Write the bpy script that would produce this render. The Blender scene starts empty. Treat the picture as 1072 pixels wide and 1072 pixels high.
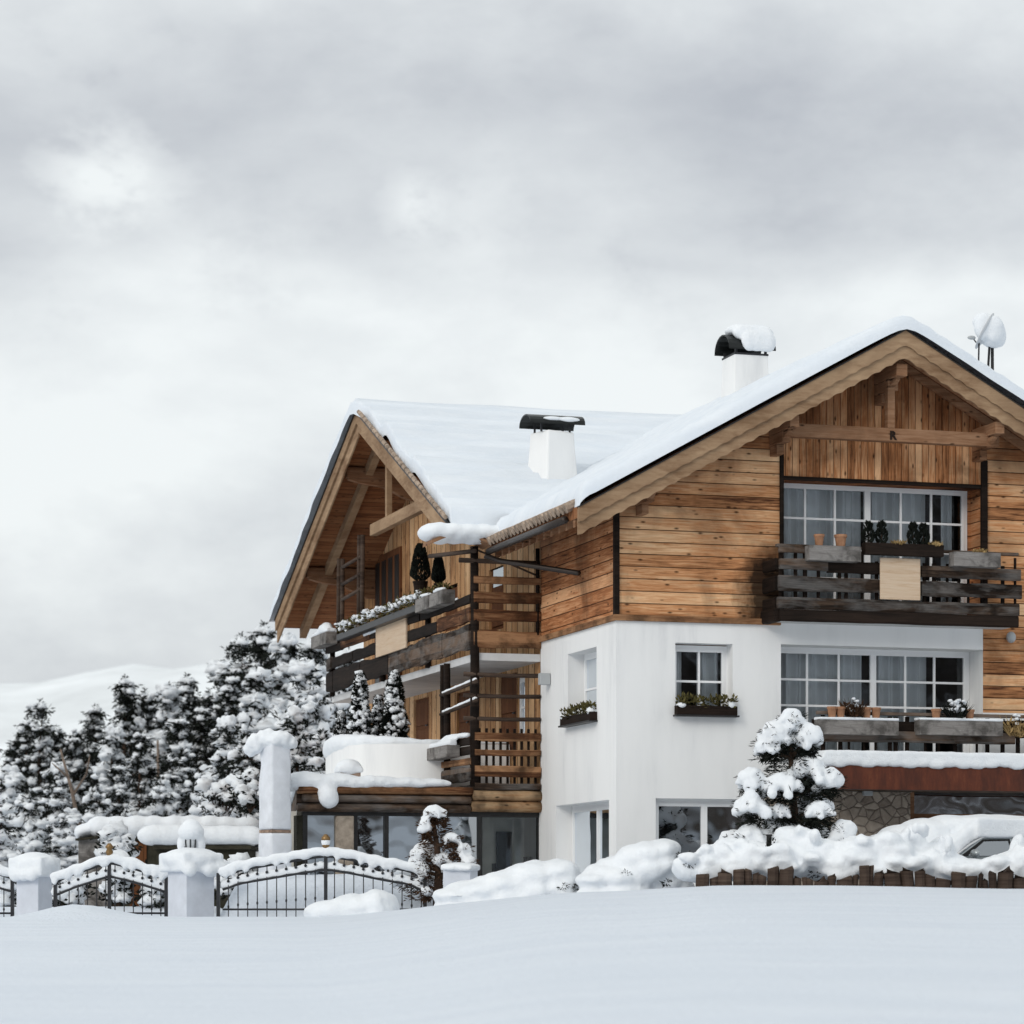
import bpy, bmesh, math, random
from mathutils import Vector, Matrix, noise

S = bpy.context.scene
COL = S.collection

# ------------------------------------------------------------------ camera
F, CX, HY, D = 3100.0, 536.0, 955.0, 58.6        # focal length and horizon in pixels of the 1072 px photo, distance to the house corner
cam = bpy.data.cameras.new("camera")
cam.sensor_width = 36.0
cam.lens = 36.0 * F / 1072.0
cam.shift_y = (HY - 536.0) / 1072.0
cam.clip_start, cam.clip_end = 0.5, 6000.0
cam.dof.use_dof = True
cam.dof.focus_distance = 60.0
cam.dof.aperture_fstop = 1.3
camo = bpy.data.objects.new("camera", cam)
camo.location = (0, 0, 0)
camo.rotation_euler = (math.radians(90), 0, 0)
COL.objects.link(camo)
S.camera = camo

# ------------------------------------------------------------------ sky and sun
SUN_EL, SUN_AZ = 26.0, 215.0                     # a weak sun behind the cloud, behind and left of the camera
w = bpy.data.worlds.new("World")
S.world = w
w.use_nodes = True
nt = w.node_tree
nt.nodes.clear()
def wn(t, **k):
    n = nt.nodes.new(t)
    for a, b in k.items():
        setattr(n, a, b)
    return n
def wl(a, b): nt.links.new(a, b)
def wmath(op, a, b=None, c=None, clamp=False):
    n = wn('ShaderNodeMath', operation=op, use_clamp=clamp)
    for i, x in enumerate((a, b, c)):
        if x is None: continue
        if isinstance(x, (int, float)): n.inputs[i].default_value = x
        else: wl(x, n.inputs[i])
    return n.outputs[0]
out = wn('ShaderNodeOutputWorld')
bg = wn('ShaderNodeBackground')
bg.inputs['Strength'].default_value = 0.1
sky = wn('ShaderNodeTexSky', sky_type='NISHITA', sun_disc=False)
sky.sun_elevation = math.radians(SUN_EL)
sky.sun_rotation = math.radians(SUN_AZ)
sky.air_density, sky.dust_density = 1.0, 2.0
tc = wn('ShaderNodeTexCoord')
sep = wn('ShaderNodeSeparateXYZ')
wl(tc.outputs['Generated'], sep.inputs[0])
el = sep.outputs['Z']
def wnoise(scale, detail, rough, stretch, off=(0, 0, 0), dist=0.0):
    mp = wn('ShaderNodeMapping')
    mp.inputs['Scale'].default_value = stretch
    mp.inputs['Location'].default_value = off
    wl(tc.outputs['Generated'], mp.inputs[0])
    n = wn('ShaderNodeTexNoise')
    n.inputs['Scale'].default_value = scale
    n.inputs['Detail'].default_value = detail
    n.inputs['Roughness'].default_value = rough
    n.inputs['Distortion'].default_value = dist
    wl(mp.outputs[0], n.inputs[0])
    return n.outputs[0]
big = wnoise(3.2, 4, 0.5, (1, 1, 3.0), (0.3, 0.1, 0.45), 0.3)
mid = wnoise(9.0, 7, 0.58, (1, 1, 2.2), (0.9, 0.0, 0.2), 0.15)
fin = wnoise(24.0, 7, 0.62, (1, 1, 1.5), (0.2, 0.5, 0.1), 0.1)
# overcast profile by elevation: dull near the horizon, a bright band, a grey belt, brighter to the zenith
prof = wn('ShaderNodeValToRGB')
cr = prof.color_ramp
cr.interpolation = 'EASE'
ELS = [(0.0, 0.76), (0.075, 0.74), (0.105, 0.84), (0.145, 0.94), (0.19, 0.88), (0.22, 0.69), (0.26, 0.645), (0.295, 0.76), (0.5, 0.92), (1.0, 1.0)]
while len(cr.elements) < len(ELS): cr.elements.new(0.5)
for e, (p, vv) in zip(cr.elements, ELS):
    e.position = p; e.color = (vv, vv, vv, 1)
warp = wmath('MULTIPLY_ADD', big, 0.12, wmath('ADD', el, -0.06))
wl(warp, prof.inputs[0])
profb = wn('ShaderNodeRGBToBW'); wl(prof.outputs[0], profb.inputs[0])
lum = wmath('MULTIPLY_ADD', wmath('SUBTRACT', mid, 0.5), 0.5, profb.outputs[0])
lum = wmath('MULTIPLY_ADD', wmath('SUBTRACT', fin, 0.5), 0.2, lum)
lum = wmath('MULTIPLY_ADD', wmath('SUBTRACT', big, 0.5), 0.16, lum)
# two thin places in the cloud where it glows
def glow(px, py, r, amt):
    d = Vector(((px - CX) / F, 1, (HY - py) / F)).normalized()
    dp = wn('ShaderNodeVectorMath', operation='DISTANCE')
    wl(tc.outputs['Generated'], dp.inputs[0]); dp.inputs[1].default_value = d
    dd = wmath('MULTIPLY_ADD', wmath('SUBTRACT', fin, 0.5), r * 3.6, dp.outputs['Value'])
    f = wmath('SUBTRACT', 1.0, wmath('DIVIDE', dd, r), clamp=True)
    return wmath('MULTIPLY', wmath('MULTIPLY', wmath('POWER', f, 1.2), wmath('MULTIPLY_ADD', fin, 3.2, -1.0, True)), amt)
for g in ((90, 188, 0.022, 0.4), (150, 180, 0.02, 0.36), (80, 215, 0.04, 0.12), (432, 214, 0.012, 0.34), (490, 232, 0.03, 0.2), (640, 225, 0.05, 0.12), (200, 250, 0.07, .10)):
    lum = wmath('ADD', lum, glow(*g))
tint = wn('ShaderNodeValToRGB')
t = tint.color_ramp
t.elements[0].position = 0.55; t.elements[0].color = (0.48, 0.505, 0.545, 1)
t.elements[1].position = 0.95; t.elements[1].color = (0.86, 0.895, 0.90, 1)
wl(lum, tint.inputs[0])
# brighter cloud high overhead (outside the picture), as in a real overcast
zen = wn('ShaderNodeMapRange')
for i, vv in zip((1, 2, 3, 4), (0.33, 0.9, 0.98, 1.0)): zen.inputs[i].default_value = vv
wl(el, zen.inputs[0])
sc = wn('ShaderNodeVectorMath', operation='SCALE')
wl(tint.outputs[0], sc.inputs[0])
wl(wmath('MULTIPLY', zen.outputs[0], 10.0), sc.inputs['Scale'])
mixs = wn('ShaderNodeMixRGB', blend_type='MIX')
mixs.inputs[0].default_value = 0.94
wl(sky.outputs[0], mixs.inputs[1]); wl(sc.outputs[0], mixs.inputs[2])
wl(mixs.outputs[0], bg.inputs[0]); wl(bg.outputs[0], out.inputs[0])

sd = bpy.data.lights.new("sun", 'SUN')
sd.energy = 1.0
sd.angle = math.radians(25)
sd.color = (1.0, 0.95, 0.88)
so = bpy.data.objects.new("sun", sd)
_a, _e = math.radians(SUN_AZ), math.radians(SUN_EL)
dirv = Vector((math.sin(_a) * math.cos(_e), math.cos(_a) * math.cos(_e), math.sin(_e)))   # towards the sun
so.rotation_euler = dirv.to_track_quat('Z', 'Y').to_euler()
COL.objects.link(so)

S.view_settings.view_transform = 'Standard'
S.view_settings.look = 'None'
S.view_settings.exposure = 0.12
S.view_settings.gamma = 1.0
S.render.engine = 'CYCLES'
S.cycles.max_bounces = 8
S.cycles.transparent_max_bounces = 12

# ------------------------------------------------------------------ house frame: u along the front, v into depth, z up (0 = eye height)
ANG = math.atan(936.0 / F)
CA, SA = math.cos(ANG), math.sin(ANG)
OX = (645 - CX) / F * D
def xy(u, v): return OX + u * CA - v * SA, D + u * SA + v * CA
def fu(px, v):
    t = (px - CX) / F
    return (t * (D + v * CA) - OX + v * SA) / (CA - t * SA)
def fv(px, u):
    t = (px - CX) / F
    return (OX + u * CA - t * (D + u * SA)) / (t * CA + SA)
def fz(py, u, v): return (HY - py) / F * xy(u, v)[1]
def W(px, py, d): return Vector(((px - CX) / F * d, d, (HY - py) / F * d))

# ------------------------------------------------------------------ materials
MAT = {}
def newmat(name):
    m = bpy.data.materials.new(name); m.use_nodes = True
    MAT[name] = m
    return m, m.node_tree, m.node_tree.nodes['Principled BSDF']
class NG:
    def __init__(s, tree): s.t = tree
    def n(s, ty, **k):
        n = s.t.nodes.new(ty)
        for a, b in k.items(): setattr(n, a, b)
        return n
    def l(s, a, b): s.t.links.new(a, b)
    def m(s, op, a, b=None, c=None, clamp=False):
        n = s.n('ShaderNodeMath', operation=op, use_clamp=clamp)
        for i, x in enumerate((a, b, c)):
            if x is None: continue
            if isinstance(x, (int, float)): n.inputs[i].default_value = x
            else: s.l(x, n.inputs[i])
        return n.outputs[0]
    def comb(s, x, y, z):
        n = s.n('ShaderNodeCombineXYZ')
        for i, q in enumerate((x, y, z)):
            if isinstance(q, (int, float)): n.inputs[i].default_value = q
            else: s.l(q, n.inputs[i])
        return n.outputs[0]
    def noise(s, vec, scale, detail=3, rough=0.5, dist=0.0):
        n = s.n('ShaderNodeTexNoise')
        n.inputs['Scale'].default_value = scale; n.inputs['Detail'].default_value = detail
        n.inputs['Roughness'].default_value = rough; n.inputs['Distortion'].default_value = dist
        s.l(vec, n.inputs['Vector'])
        return n.outputs[0]
    def ramp(s, f, stops, interp='LINEAR'):
        n = s.n('ShaderNodeValToRGB'); r = n.color_ramp; r.interpolation = interp
        while len(r.elements) < len(stops): r.elements.new(0.5)
        for e, (p, c) in zip(r.elements, stops):
            e.position = p
            e.color = (c, c, c, 1) if isinstance(c, (int, float)) else (*c, 1)
        s.l(f, n.inputs[0])
        return n.outputs[0]
    def mix(s, f, a, b, blend='MIX'):
        n = s.n('ShaderNodeMixRGB', blend_type=blend)
        for i, x in enumerate((f, a, b)):
            if isinstance(x, (int, float)): n.inputs[i].default_value = x
            elif isinstance(x, tuple): n.inputs[i].default_value = (*x, 1)
            else: s.l(x, n.inputs[i])
        return n.outputs[0]
    def bump(s, h, strength, dist, bsdf):
        n = s.n('ShaderNodeBump'); n.inputs['Strength'].default_value = strength; n.inputs['Distance'].default_value = dist
        s.l(h, n.inputs['Height']); s.l(n.outputs[0], bsdf.inputs['Normal'])

def wood(name, light, midc, dark, mode, plank, gap=0.06, rnd=0.5, stain=0.5, knots=True, grey=None, greyamt=0.0, rounded=0.4, stainscale=0.7, char=False, gs=1.0, top=False):
    """Board wood in the house's own coordinates. mode h: boards stacked in z; v: upright boards; s: soffit boards laid along u; none: one piece."""
    m, tr, b = newmat(name)
    g = NG(tr)
    tcn = g.n('ShaderNodeTexCoord'); sp = g.n('ShaderNodeSeparateXYZ'); g.l(tcn.outputs['Object'], sp.inputs[0])
    x, y, z = sp.outputs
    uv = g.m('ADD', x, y)
    if mode == 'h': sidx, al, third = z, uv, 0.0
    elif mode == 'v': sidx, al, third = uv, z, 0.0
    elif mode == 's': sidx, al, third = y, x, 0.0
    else: sidx, al, third = z, uv, 0.0
    s = g.m('DIVIDE', sidx, plank)
    i = g.m('FLOOR', s); fr = g.m('FRACT', s)
    wnz = g.n('ShaderNodeTexWhiteNoise', noise_dimensions='1D'); g.l(i, wnz.inputs['W'])
    r = wnz.outputs['Value']
    al2 = g.m('MULTIPLY_ADD', r, 37.0, al)
    gv = g.comb(g.m('MULTIPLY', al2, 1.1), g.m('MULTIPLY', sidx, 16.0 * gs), g.m('MULTIPLY', i, 3.1))
    grain = g.noise(gv, 1.0, 5, 0.62, 0.6)
    fine = g.noise(g.comb(g.m('MULTIPLY', al2, 3.0), g.m('MULTIPLY', sidx, 70.0 * gs), 0.0), 1.0, 3, 0.6)
    tone = g.m('ADD', g.m('MULTIPLY', g.m('SUBTRACT', r, 0.5), rnd), g.m('MULTIPLY_ADD', g.m('SUBTRACT', grain, 0.5), 1.3, 0.57))
    tone = g.m('MULTIPLY_ADD', g.m('SUBTRACT', fine, 0.5), 0.5, tone)
    tone = g.m('MULTIPLY_ADD', g.m('SUBTRACT', g.noise(g.comb(g.m('MULTIPLY', al, 0.45), g.m('MULTIPLY', sidx, 0.8), g.m('MULTIPLY', i, 0.35)), 1.0, 3, 0.5), 0.5), 0.6, tone)
    col = g.ramp(tone, [(0.08, dark), (0.42, midc), (0.85, light)])
    if knots:
        vo = g.n('ShaderNodeTexVoronoi', feature='F1'); vo.inputs['Randomness'].default_value = 1.0
        g.l(g.comb(g.m('MULTIPLY', al2, 2.9), g.m('MULTIPLY', sidx, 7.0), g.m('MULTIPLY', i, 5.0)), vo.inputs['Vector']); vo.inputs['Scale'].default_value = 1.0
        k = g.ramp(vo.outputs['Distance'], [(0.07, 1.0), (0.20, 0.0)])
        col = g.mix(g.m('MULTIPLY', k, 0.85), col, tuple(c * 0.3 for c in dark))
    st = g.noise(g.comb(g.m('MULTIPLY', x, 1.0), y, g.m('MULTIPLY', z, 1.0)), stainscale, 5, 0.6, 0.5)
    st = g.m('ADD', st, g.m('MULTIPLY', g.m('SUBTRACT', grain, 0.5), 0.35))
    stf = g.ramp(st, [(0.46, 0.0), (0.66, 1.0)])
    col = g.mix(g.m('MULTIPLY', stf, stain), col, g.mix(0.55, col, tuple(c * 0.35 for c in dark), 'MULTIPLY') if False else tuple(c * 0.7 for c in dark))
    if grey:
        gn = g.noise(g.comb(g.m('MULTIPLY', uv, 1.2), g.m('MULTIPLY', z, 3.0), i), 1.0, 4, 0.6, 0.4)
        col = g.mix(g.m('MULTIPLY', g.ramp(gn, [(0.42, 0.0), (0.62, 1.0)]), greyamt), col, g.ramp(fine, [(0.25, tuple(c * 0.35 for c in grey)), (0.75, grey)]))
    if top:                                          # darker, redder weathering under the eaves; on the gable boards, painted-in roof shade
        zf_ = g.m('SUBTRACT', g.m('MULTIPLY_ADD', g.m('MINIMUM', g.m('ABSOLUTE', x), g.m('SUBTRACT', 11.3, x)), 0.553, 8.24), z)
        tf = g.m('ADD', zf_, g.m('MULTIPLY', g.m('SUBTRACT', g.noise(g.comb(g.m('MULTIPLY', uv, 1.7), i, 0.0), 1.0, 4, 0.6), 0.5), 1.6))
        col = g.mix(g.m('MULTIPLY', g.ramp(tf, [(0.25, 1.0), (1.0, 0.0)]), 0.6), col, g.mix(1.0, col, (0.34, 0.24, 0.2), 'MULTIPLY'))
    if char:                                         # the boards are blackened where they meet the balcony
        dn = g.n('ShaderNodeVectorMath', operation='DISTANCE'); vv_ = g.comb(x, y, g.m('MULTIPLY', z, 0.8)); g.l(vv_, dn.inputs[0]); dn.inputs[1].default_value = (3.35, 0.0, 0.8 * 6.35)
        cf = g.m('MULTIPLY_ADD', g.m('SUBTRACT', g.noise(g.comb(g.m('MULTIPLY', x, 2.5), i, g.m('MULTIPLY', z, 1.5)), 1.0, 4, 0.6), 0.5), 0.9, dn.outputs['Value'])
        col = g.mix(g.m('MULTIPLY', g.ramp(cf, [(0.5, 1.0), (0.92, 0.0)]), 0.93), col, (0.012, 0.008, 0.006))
    if mode != 'none':
        e = g.m('ABSOLUTE', g.m('SUBTRACT', fr, 0.5))
        gp = g.ramp(e, [(0.5 - gap, 0.0), (0.5 - gap * 0.35, 1.0)])
        col = g.mix(g.m('MULTIPLY', gp, 0.85), col, tuple(c * 0.18 for c in dark))
        prof = g.m('SUBTRACT', g.m('MULTIPLY', g.m('SUBTRACT', 0.25, g.m('POWER', e, 2.0)), rounded * 4), g.m('MULTIPLY', gp, 0.6))
        h = g.m('ADD', prof, g.m('MULTIPLY', grain, 0.25))
        g.bump(h, 0.7, 0.03, b)
    else:
        g.bump(g.m('ADD', g.m('MULTIPLY', grain, 0.6), g.m('MULTIPLY', fine, 0.4)), 0.6, 0.02, b)
    g.l(col, b.inputs['Base Color'])
    b.inputs['Roughness'].default_value = 0.8; b.inputs['Specular IOR Level'].default_value = 0.12
    return m

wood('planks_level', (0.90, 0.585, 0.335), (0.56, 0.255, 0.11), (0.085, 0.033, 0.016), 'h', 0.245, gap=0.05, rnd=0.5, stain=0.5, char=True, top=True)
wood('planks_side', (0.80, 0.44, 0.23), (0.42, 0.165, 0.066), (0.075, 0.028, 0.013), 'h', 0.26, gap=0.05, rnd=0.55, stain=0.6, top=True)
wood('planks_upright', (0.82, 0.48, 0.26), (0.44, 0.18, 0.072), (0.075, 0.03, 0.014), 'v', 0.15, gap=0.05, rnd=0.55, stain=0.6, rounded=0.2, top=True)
wood('siding_upright', (0.74, 0.49, 0.28), (0.50, 0.27, 0.125), (0.14, 0.058, 0.026), 'v', 0.42, gap=0.07, rnd=0.5, stain=0.35, rounded=0.3)
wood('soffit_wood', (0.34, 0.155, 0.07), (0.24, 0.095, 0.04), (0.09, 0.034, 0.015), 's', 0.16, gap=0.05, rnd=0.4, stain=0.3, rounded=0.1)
wood('barge_wood', (0.42, 0.285, 0.175), (0.25, 0.155, 0.09), (0.14, 0.07, 0.033), 'none', 3.0, rnd=0.1, stain=0.3, knots=False, gs=0.2)
wood('beam_wood', (0.38, 0.22, 0.13), (0.23, 0.115, 0.06), (0.07, 0.032, 0.017), 'none', 0.4, rnd=0.2, stain=0.4)
wood('brown_door', (0.17, 0.07, 0.03), (0.12, 0.046, 0.019), (0.05, 0.02, 0.009), 'v', 0.3, gap=0.02, rnd=0.2, stain=0.2, rounded=0.05)
wood('weathered', (0.15, 0.10, 0.07), (0.035, 0.022, 0.015), (0.006, 0.004, 0.003), 'none', 0.23, rnd=0.8, stain=0.8, knots=False, grey=(0.30, 0.29, 0.28), greyamt=0.42, stainscale=1.5)
wood('weathered_warm', (0.38, 0.205, 0.105), (0.12, 0.05, 0.023), (0.010, 0.006, 0.004), 'none', 0.23, rnd=0.7, stain=0.8, knots=False, stainscale=1.4)
wood('charred', (0.030, 0.019, 0.014), (0.012, 0.008, 0.006), (0.004, 0.003, 0.003), 'none', 0.23, rnd=0.3, stain=0.3, knots=False)
wood('grey_box', (0.30, 0.285, 0.27), (0.19, 0.175, 0.165), (0.05, 0.045, 0.04), 'none', 0.3, rnd=0.3, stain=0.75, knots=False, stainscale=3.0)
wood('fascia_log', (0.60, 0.42, 0.25), (0.27, 0.145, 0.07), (0.03, 0.017, 0.011), 'none', 0.3, rnd=0.6, stain=1.0, knots=True, stainscale=0.55)
wood('sign_wood', (0.66, 0.53, 0.40), (0.58, 0.43, 0.30), (0.42, 0.26, 0.15), 'none', 0.6, rnd=0.1, stain=0.15, knots=False)
wood('post_bark', (0.11, 0.078, 0.06), (0.045, 0.030, 0.023), (0.010, 0.007, 0.006), 'none', 0.5, rnd=0.3, stain=0.4, knots=False)

def plain(name, col, rough=0.6, metal=0.0, nscale=0.0, namt=0.0, bump=0.0, ndetail=4, ndist=0.02):
    m, tr, b = newmat(name)
    b.inputs['Roughness'].default_value = rough; b.inputs['Metallic'].default_value = metal
    if rough > 0.7: b.inputs['Specular IOR Level'].default_value = 0.12
    b.inputs['Base Color'].default_value = (*col, 1)
    if nscale:
        g = NG(tr); tcn = g.n('ShaderNodeTexCoord')
        nz = g.noise(tcn.outputs['Object'], nscale, ndetail, 0.6)
        if namt:
            g.l(g.ramp(nz, [(0.3, tuple(c * (1 - namt) for c in col)), (0.7, tuple(min(1, c * (1 + namt * 0.5)) for c in col))]), b.inputs['Base Color'])
        if bump: g.bump(nz, bump, ndist, b)
    return m

# snow: soft grain, a faint cold tint
m, tr, b = newmat('snow'); g = NG(tr); tcn = g.n('ShaderNodeTexCoord')
n1 = g.noise(tcn.outputs['Object'], 3.2, 6, 0.62); n2 = g.noise(tcn.outputs['Object'], 22.0, 5, 0.65)
g.l(g.ramp(n1, [(0.3, (0.80, 0.835, 0.875)), (0.7, (0.87, 0.895, 0.92))]), b.inputs['Base Color'])
g.bump(g.m('ADD', g.m('MULTIPLY', n1, 0.8), g.m('MULTIPLY', n2, 0.35)), 0.6, 0.07, b)
b.inputs['Roughness'].default_value = 0.65; b.inputs['Specular IOR Level'].default_value = 0.25
m, tr, b = newmat('roof_snow'); g = NG(tr); tcn = g.n('ShaderNodeTexCoord')
mp = g.n('ShaderNodeMapping'); mp.inputs['Scale'].default_value = (0.5, 1.4, 1.0); g.l(tcn.outputs['Object'], mp.inputs[0])
n1 = g.noise(mp.outputs[0], 1.6, 6, 0.6); n2 = g.noise(tcn.outputs['Object'], 18.0, 5, 0.65)
g.l(g.ramp(n1, [(0.3, (0.70, 0.755, 0.82)), (0.7, (0.79, 0.83, 0.875))]), b.inputs['Base Color'])
g.bump(g.m('ADD', n1, g.m('MULTIPLY', n2, 0.25)), 0.6, 0.07, b)
b.inputs['Roughness'].default_value = 0.65; b.inputs['Specular IOR Level'].default_value = 0.25
m, tr, b = newmat('field_snow'); g = NG(tr); tcn = g.n('ShaderNodeTexCoord')
mp = g.n('ShaderNodeMapping'); mp.inputs['Scale'].default_value = (0.35, 1.3, 1.0); g.l(tcn.outputs['Object'], mp.inputs[0])
n1 = g.noise(mp.outputs[0], 0.9, 8, 0.62); n2 = g.noise(tcn.outputs['Object'], 9.0, 5, 0.65)
g.l(g.ramp(n1, [(0.3, (0.70, 0.755, 0.83)), (0.7, (0.76, 0.81, 0.875))]), b.inputs['Base Color'])
g.bump(g.m('ADD', n1, g.m('MULTIPLY', n2, 0.3)), 0.9, 0.2, b)
b.inputs['Roughness'].default_value = 0.6; b.inputs['Specular IOR Level'].default_value = 0.25

# plaster with faint grime streaks
m, tr, b = newmat('plaster'); g = NG(tr); tcn = g.n('ShaderNodeTexCoord')
mp = g.n('ShaderNodeMapping'); mp.inputs['Scale'].default_value = (1.6, 1.6, 0.28); g.l(tcn.outputs['Object'], mp.inputs[0])
n1 = g.noise(mp.outputs[0], 1.0, 5, 0.6); n2 = g.noise(tcn.outputs['Object'], 40.0, 3, 0.6)
g.l(g.ramp(n1, [(0.28, (0.72, 0.725, 0.73)), (0.42, (0.83, 0.832, 0.828)), (0.55, (0.865, 0.866, 0.86))]), b.inputs['Base Color'])
g.bump(g.m('ADD', g.m('MULTIPLY', n2, 0.4), n1), 0.15, 0.02, b); b.inputs['Roughness'].default_value = 0.85
plain('plaster_blue', (0.66, 0.69, 0.75), 0.85, 0, 3.0, 0.1, 0.15)
plain('white_frame', (0.88, 0.885, 0.89), 0.4)
plain('white_soffit', (0.62, 0.62, 0.62), 0.8, 0, 2.0, 0.15)
plain('dark_metal', (0.022, 0.021, 0.021), 0.45, 0.3, 8.0, 0.4)
plain('black_tin', (0.015, 0.017, 0.017), 0.35, 0.5, 3.0, 0.3)
plain('pipe_metal', (0.045, 0.035, 0.03), 0.4, 0.6)
plain('gold_metal', (0.26, 0.16, 0.07), 0.4, 0.8)
plain('grey_plastic', (0.42, 0.44, 0.45), 0.5)
plain('iron', (0.035, 0.036, 0.04), 0.5, 0.5, 12.0, 0.3)
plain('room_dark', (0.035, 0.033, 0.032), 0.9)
plain('room_light', (0.75, 0.73, 0.67), 0.9, 0, 0.8, 0.4)
plain('clay', (0.36, 0.19, 0.11), 0.8, 0, 9.0, 0.3)
plain('stone_pier', (0.38, 0.32, 0.26), 0.9, 0, 6.0, 0.4, 0.5)
plain('brick', (0.35, 0.25, 0.19), 0.9, 0, 8.0, 0.5, 0.4)
plain('tile', (0.40, 0.31, 0.24), 0.85, 0, 5.0, 0.6, 0.4)
plain('dish', (0.60, 0.62, 0.64), 0.5)
plain('carpaint', (0.33, 0.36, 0.37), 0.3, 0.6)
plain('rubber', (0.02, 0.02, 0.02), 0.8)
plain('chrome', (0.6, 0.6, 0.6), 0.2, 1.0)
plain('bark', (0.085, 0.055, 0.04), 0.9, 0, 7.0, 0.5, 0.6)
plain('pale_bark', (0.20, 0.155, 0.125), 0.9, 0, 7.0, 0.4, 0.6)
plain('needles', (0.014, 0.017, 0.013), 0.8, 0, 1.7, 0.8)
plain('needles_brown', (0.075, 0.04, 0.022), 0.8, 0, 5.0, 0.7)
plain('leaf_olive', (0.11, 0.095, 0.035), 0.8, 0, 9.0, 0.7)
plain('straw', (0.42, 0.29, 0.13), 0.8, 0, 9.0, 0.4)
plain('hut_wood', (0.045, 0.042, 0.03), 0.85, 0, 4.0, 0.5, 0.3)
plain('soil', (0.03, 0.022, 0.017), 0.9)
plain('iced_stone', (0.76, 0.785, 0.83), 0.75, 0, 3.5, 0.12, 0.35, 6, 0.04)
plain('curtain', (0.80, 0.80, 0.78), 0.9)
plain('lantern_glass', (0.55, 0.58, 0.6), 0.3)
# rusted steel
m, tr, b = newmat('rust'); g = NG(tr); tcn = g.n('ShaderNodeTexCoord')
mp = g.n('ShaderNodeMapping'); mp.inputs['Scale'].default_value = (3.0, 3.0, 0.8); g.l(tcn.outputs['Object'], mp.inputs[0])
n1 = g.noise(mp.outputs[0], 1.5, 6, 0.65); n2 = g.noise(tcn.outputs['Object'], 30.0, 4, 0.6)
g.l(g.mix(g.m('MULTIPLY', n2, 0.6), g.ramp(n1, [(0.3, (0.04, 0.011, 0.006)), (0.55, (0.135, 0.032, 0.012)), (0.75, (0.22, 0.065, 0.025))]), (0.06, 0.015, 0.008)), b.inputs['Base Color'])
b.inputs['Roughness'].default_value = 0.85
# random stonework
m, tr, b = newmat('stonework'); g = NG(tr); tcn = g.n('ShaderNodeTexCoord')
mp = g.n('ShaderNodeMapping'); mp.inputs['Scale'].default_value = (4.4, 4.4, 5.2); mp.inputs['Rotation'].default_value = (0, 0.5, 0); g.l(tcn.outputs['Object'], mp.inputs[0])
vo = g.n('ShaderNodeTexVoronoi', feature='DISTANCE_TO_EDGE'); vo.inputs['Scale'].default_value = 1.0; g.l(mp.outputs[0], vo.inputs['Vector'])
vc = g.n('ShaderNodeTexVoronoi', feature='F1'); vc.inputs['Scale'].default_value = 1.0; g.l(mp.outputs[0], vc.inputs['Vector'])
bw = g.n('ShaderNodeRGBToBW'); g.l(vc.outputs['Color'], bw.inputs[0])
nz = g.noise(tcn.outputs['Object'], 9.0, 5, 0.6)
c = g.ramp(g.m('ADD', g.m('MULTIPLY', bw.outputs[0], 0.6), g.m('MULTIPLY', nz, 0.5)), [(0.25, (0.22, 0.175, 0.14)), (0.8, (0.52, 0.44, 0.36))])
c = g.mix(g.ramp(vo.outputs['Distance'], [(0.015, 0.8), (0.05, 0.0)]), c, (0.15, 0.12, 0.095))
g.l(c, b.inputs['Base Color']); g.bump(g.m('ADD', g.ramp(vo.outputs['Distance'], [(0.0, 0.0), (0.12, 1.0)]), g.m('MULTIPLY', nz, 0.4)), 0.8, 0.04, b)
b.inputs['Roughness'].default_value = 0.9
# window glass: mirrors the sky and woods and lets one see inside
def glass(name, tintc, lo):
    m = bpy.data.materials.new(name); m.use_nodes = True; MAT[name] = m
    tr = m.node_tree; tr.nodes.clear(); g = NG(tr)
    o = g.n('ShaderNodeOutputMaterial'); mx = g.n('ShaderNodeMixShader')
    tp = g.n('ShaderNodeBsdfTransparent'); tp.inputs[0].default_value = (*tintc, 1)
    gl = g.n('ShaderNodeBsdfGlossy'); gl.inputs['Roughness'].default_value = 0.02; gl.inputs[0].default_value = (0.8, 0.85, 0.9, 1)
    fr = g.n('ShaderNodeFresnel'); fr.inputs[0].default_value = 1.5
    tcn = g.n('ShaderNodeTexCoord'); nz = g.noise(tcn.outputs['Object'], 0.8, 2, 0.5)
    bp = g.n('ShaderNodeBump'); bp.inputs['Strength'].default_value = 0.12; bp.inputs['Distance'].default_value = 0.1; g.l(nz, bp.inputs['Height']); g.l(bp.outputs[0], gl.inputs['Normal'])
    g.l(g.m('ADD', fr.outputs[0], lo, clamp=True), mx.inputs[0]); g.l(tp.outputs[0], mx.inputs[1]); g.l(gl.outputs[0], mx.inputs[2]); g.l(mx.outputs[0], o.inputs[0])
glass('glass', (0.84, 0.88, 0.92), 0.02)
glass('glass_sky', (0.5, 0.53, 0.57), 0.30)
glass('glass_field', (0.5, 0.53, 0.57), 0.45)
glass('glass_clear', (0.8, 0.83, 0.83), 0.04)

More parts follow.
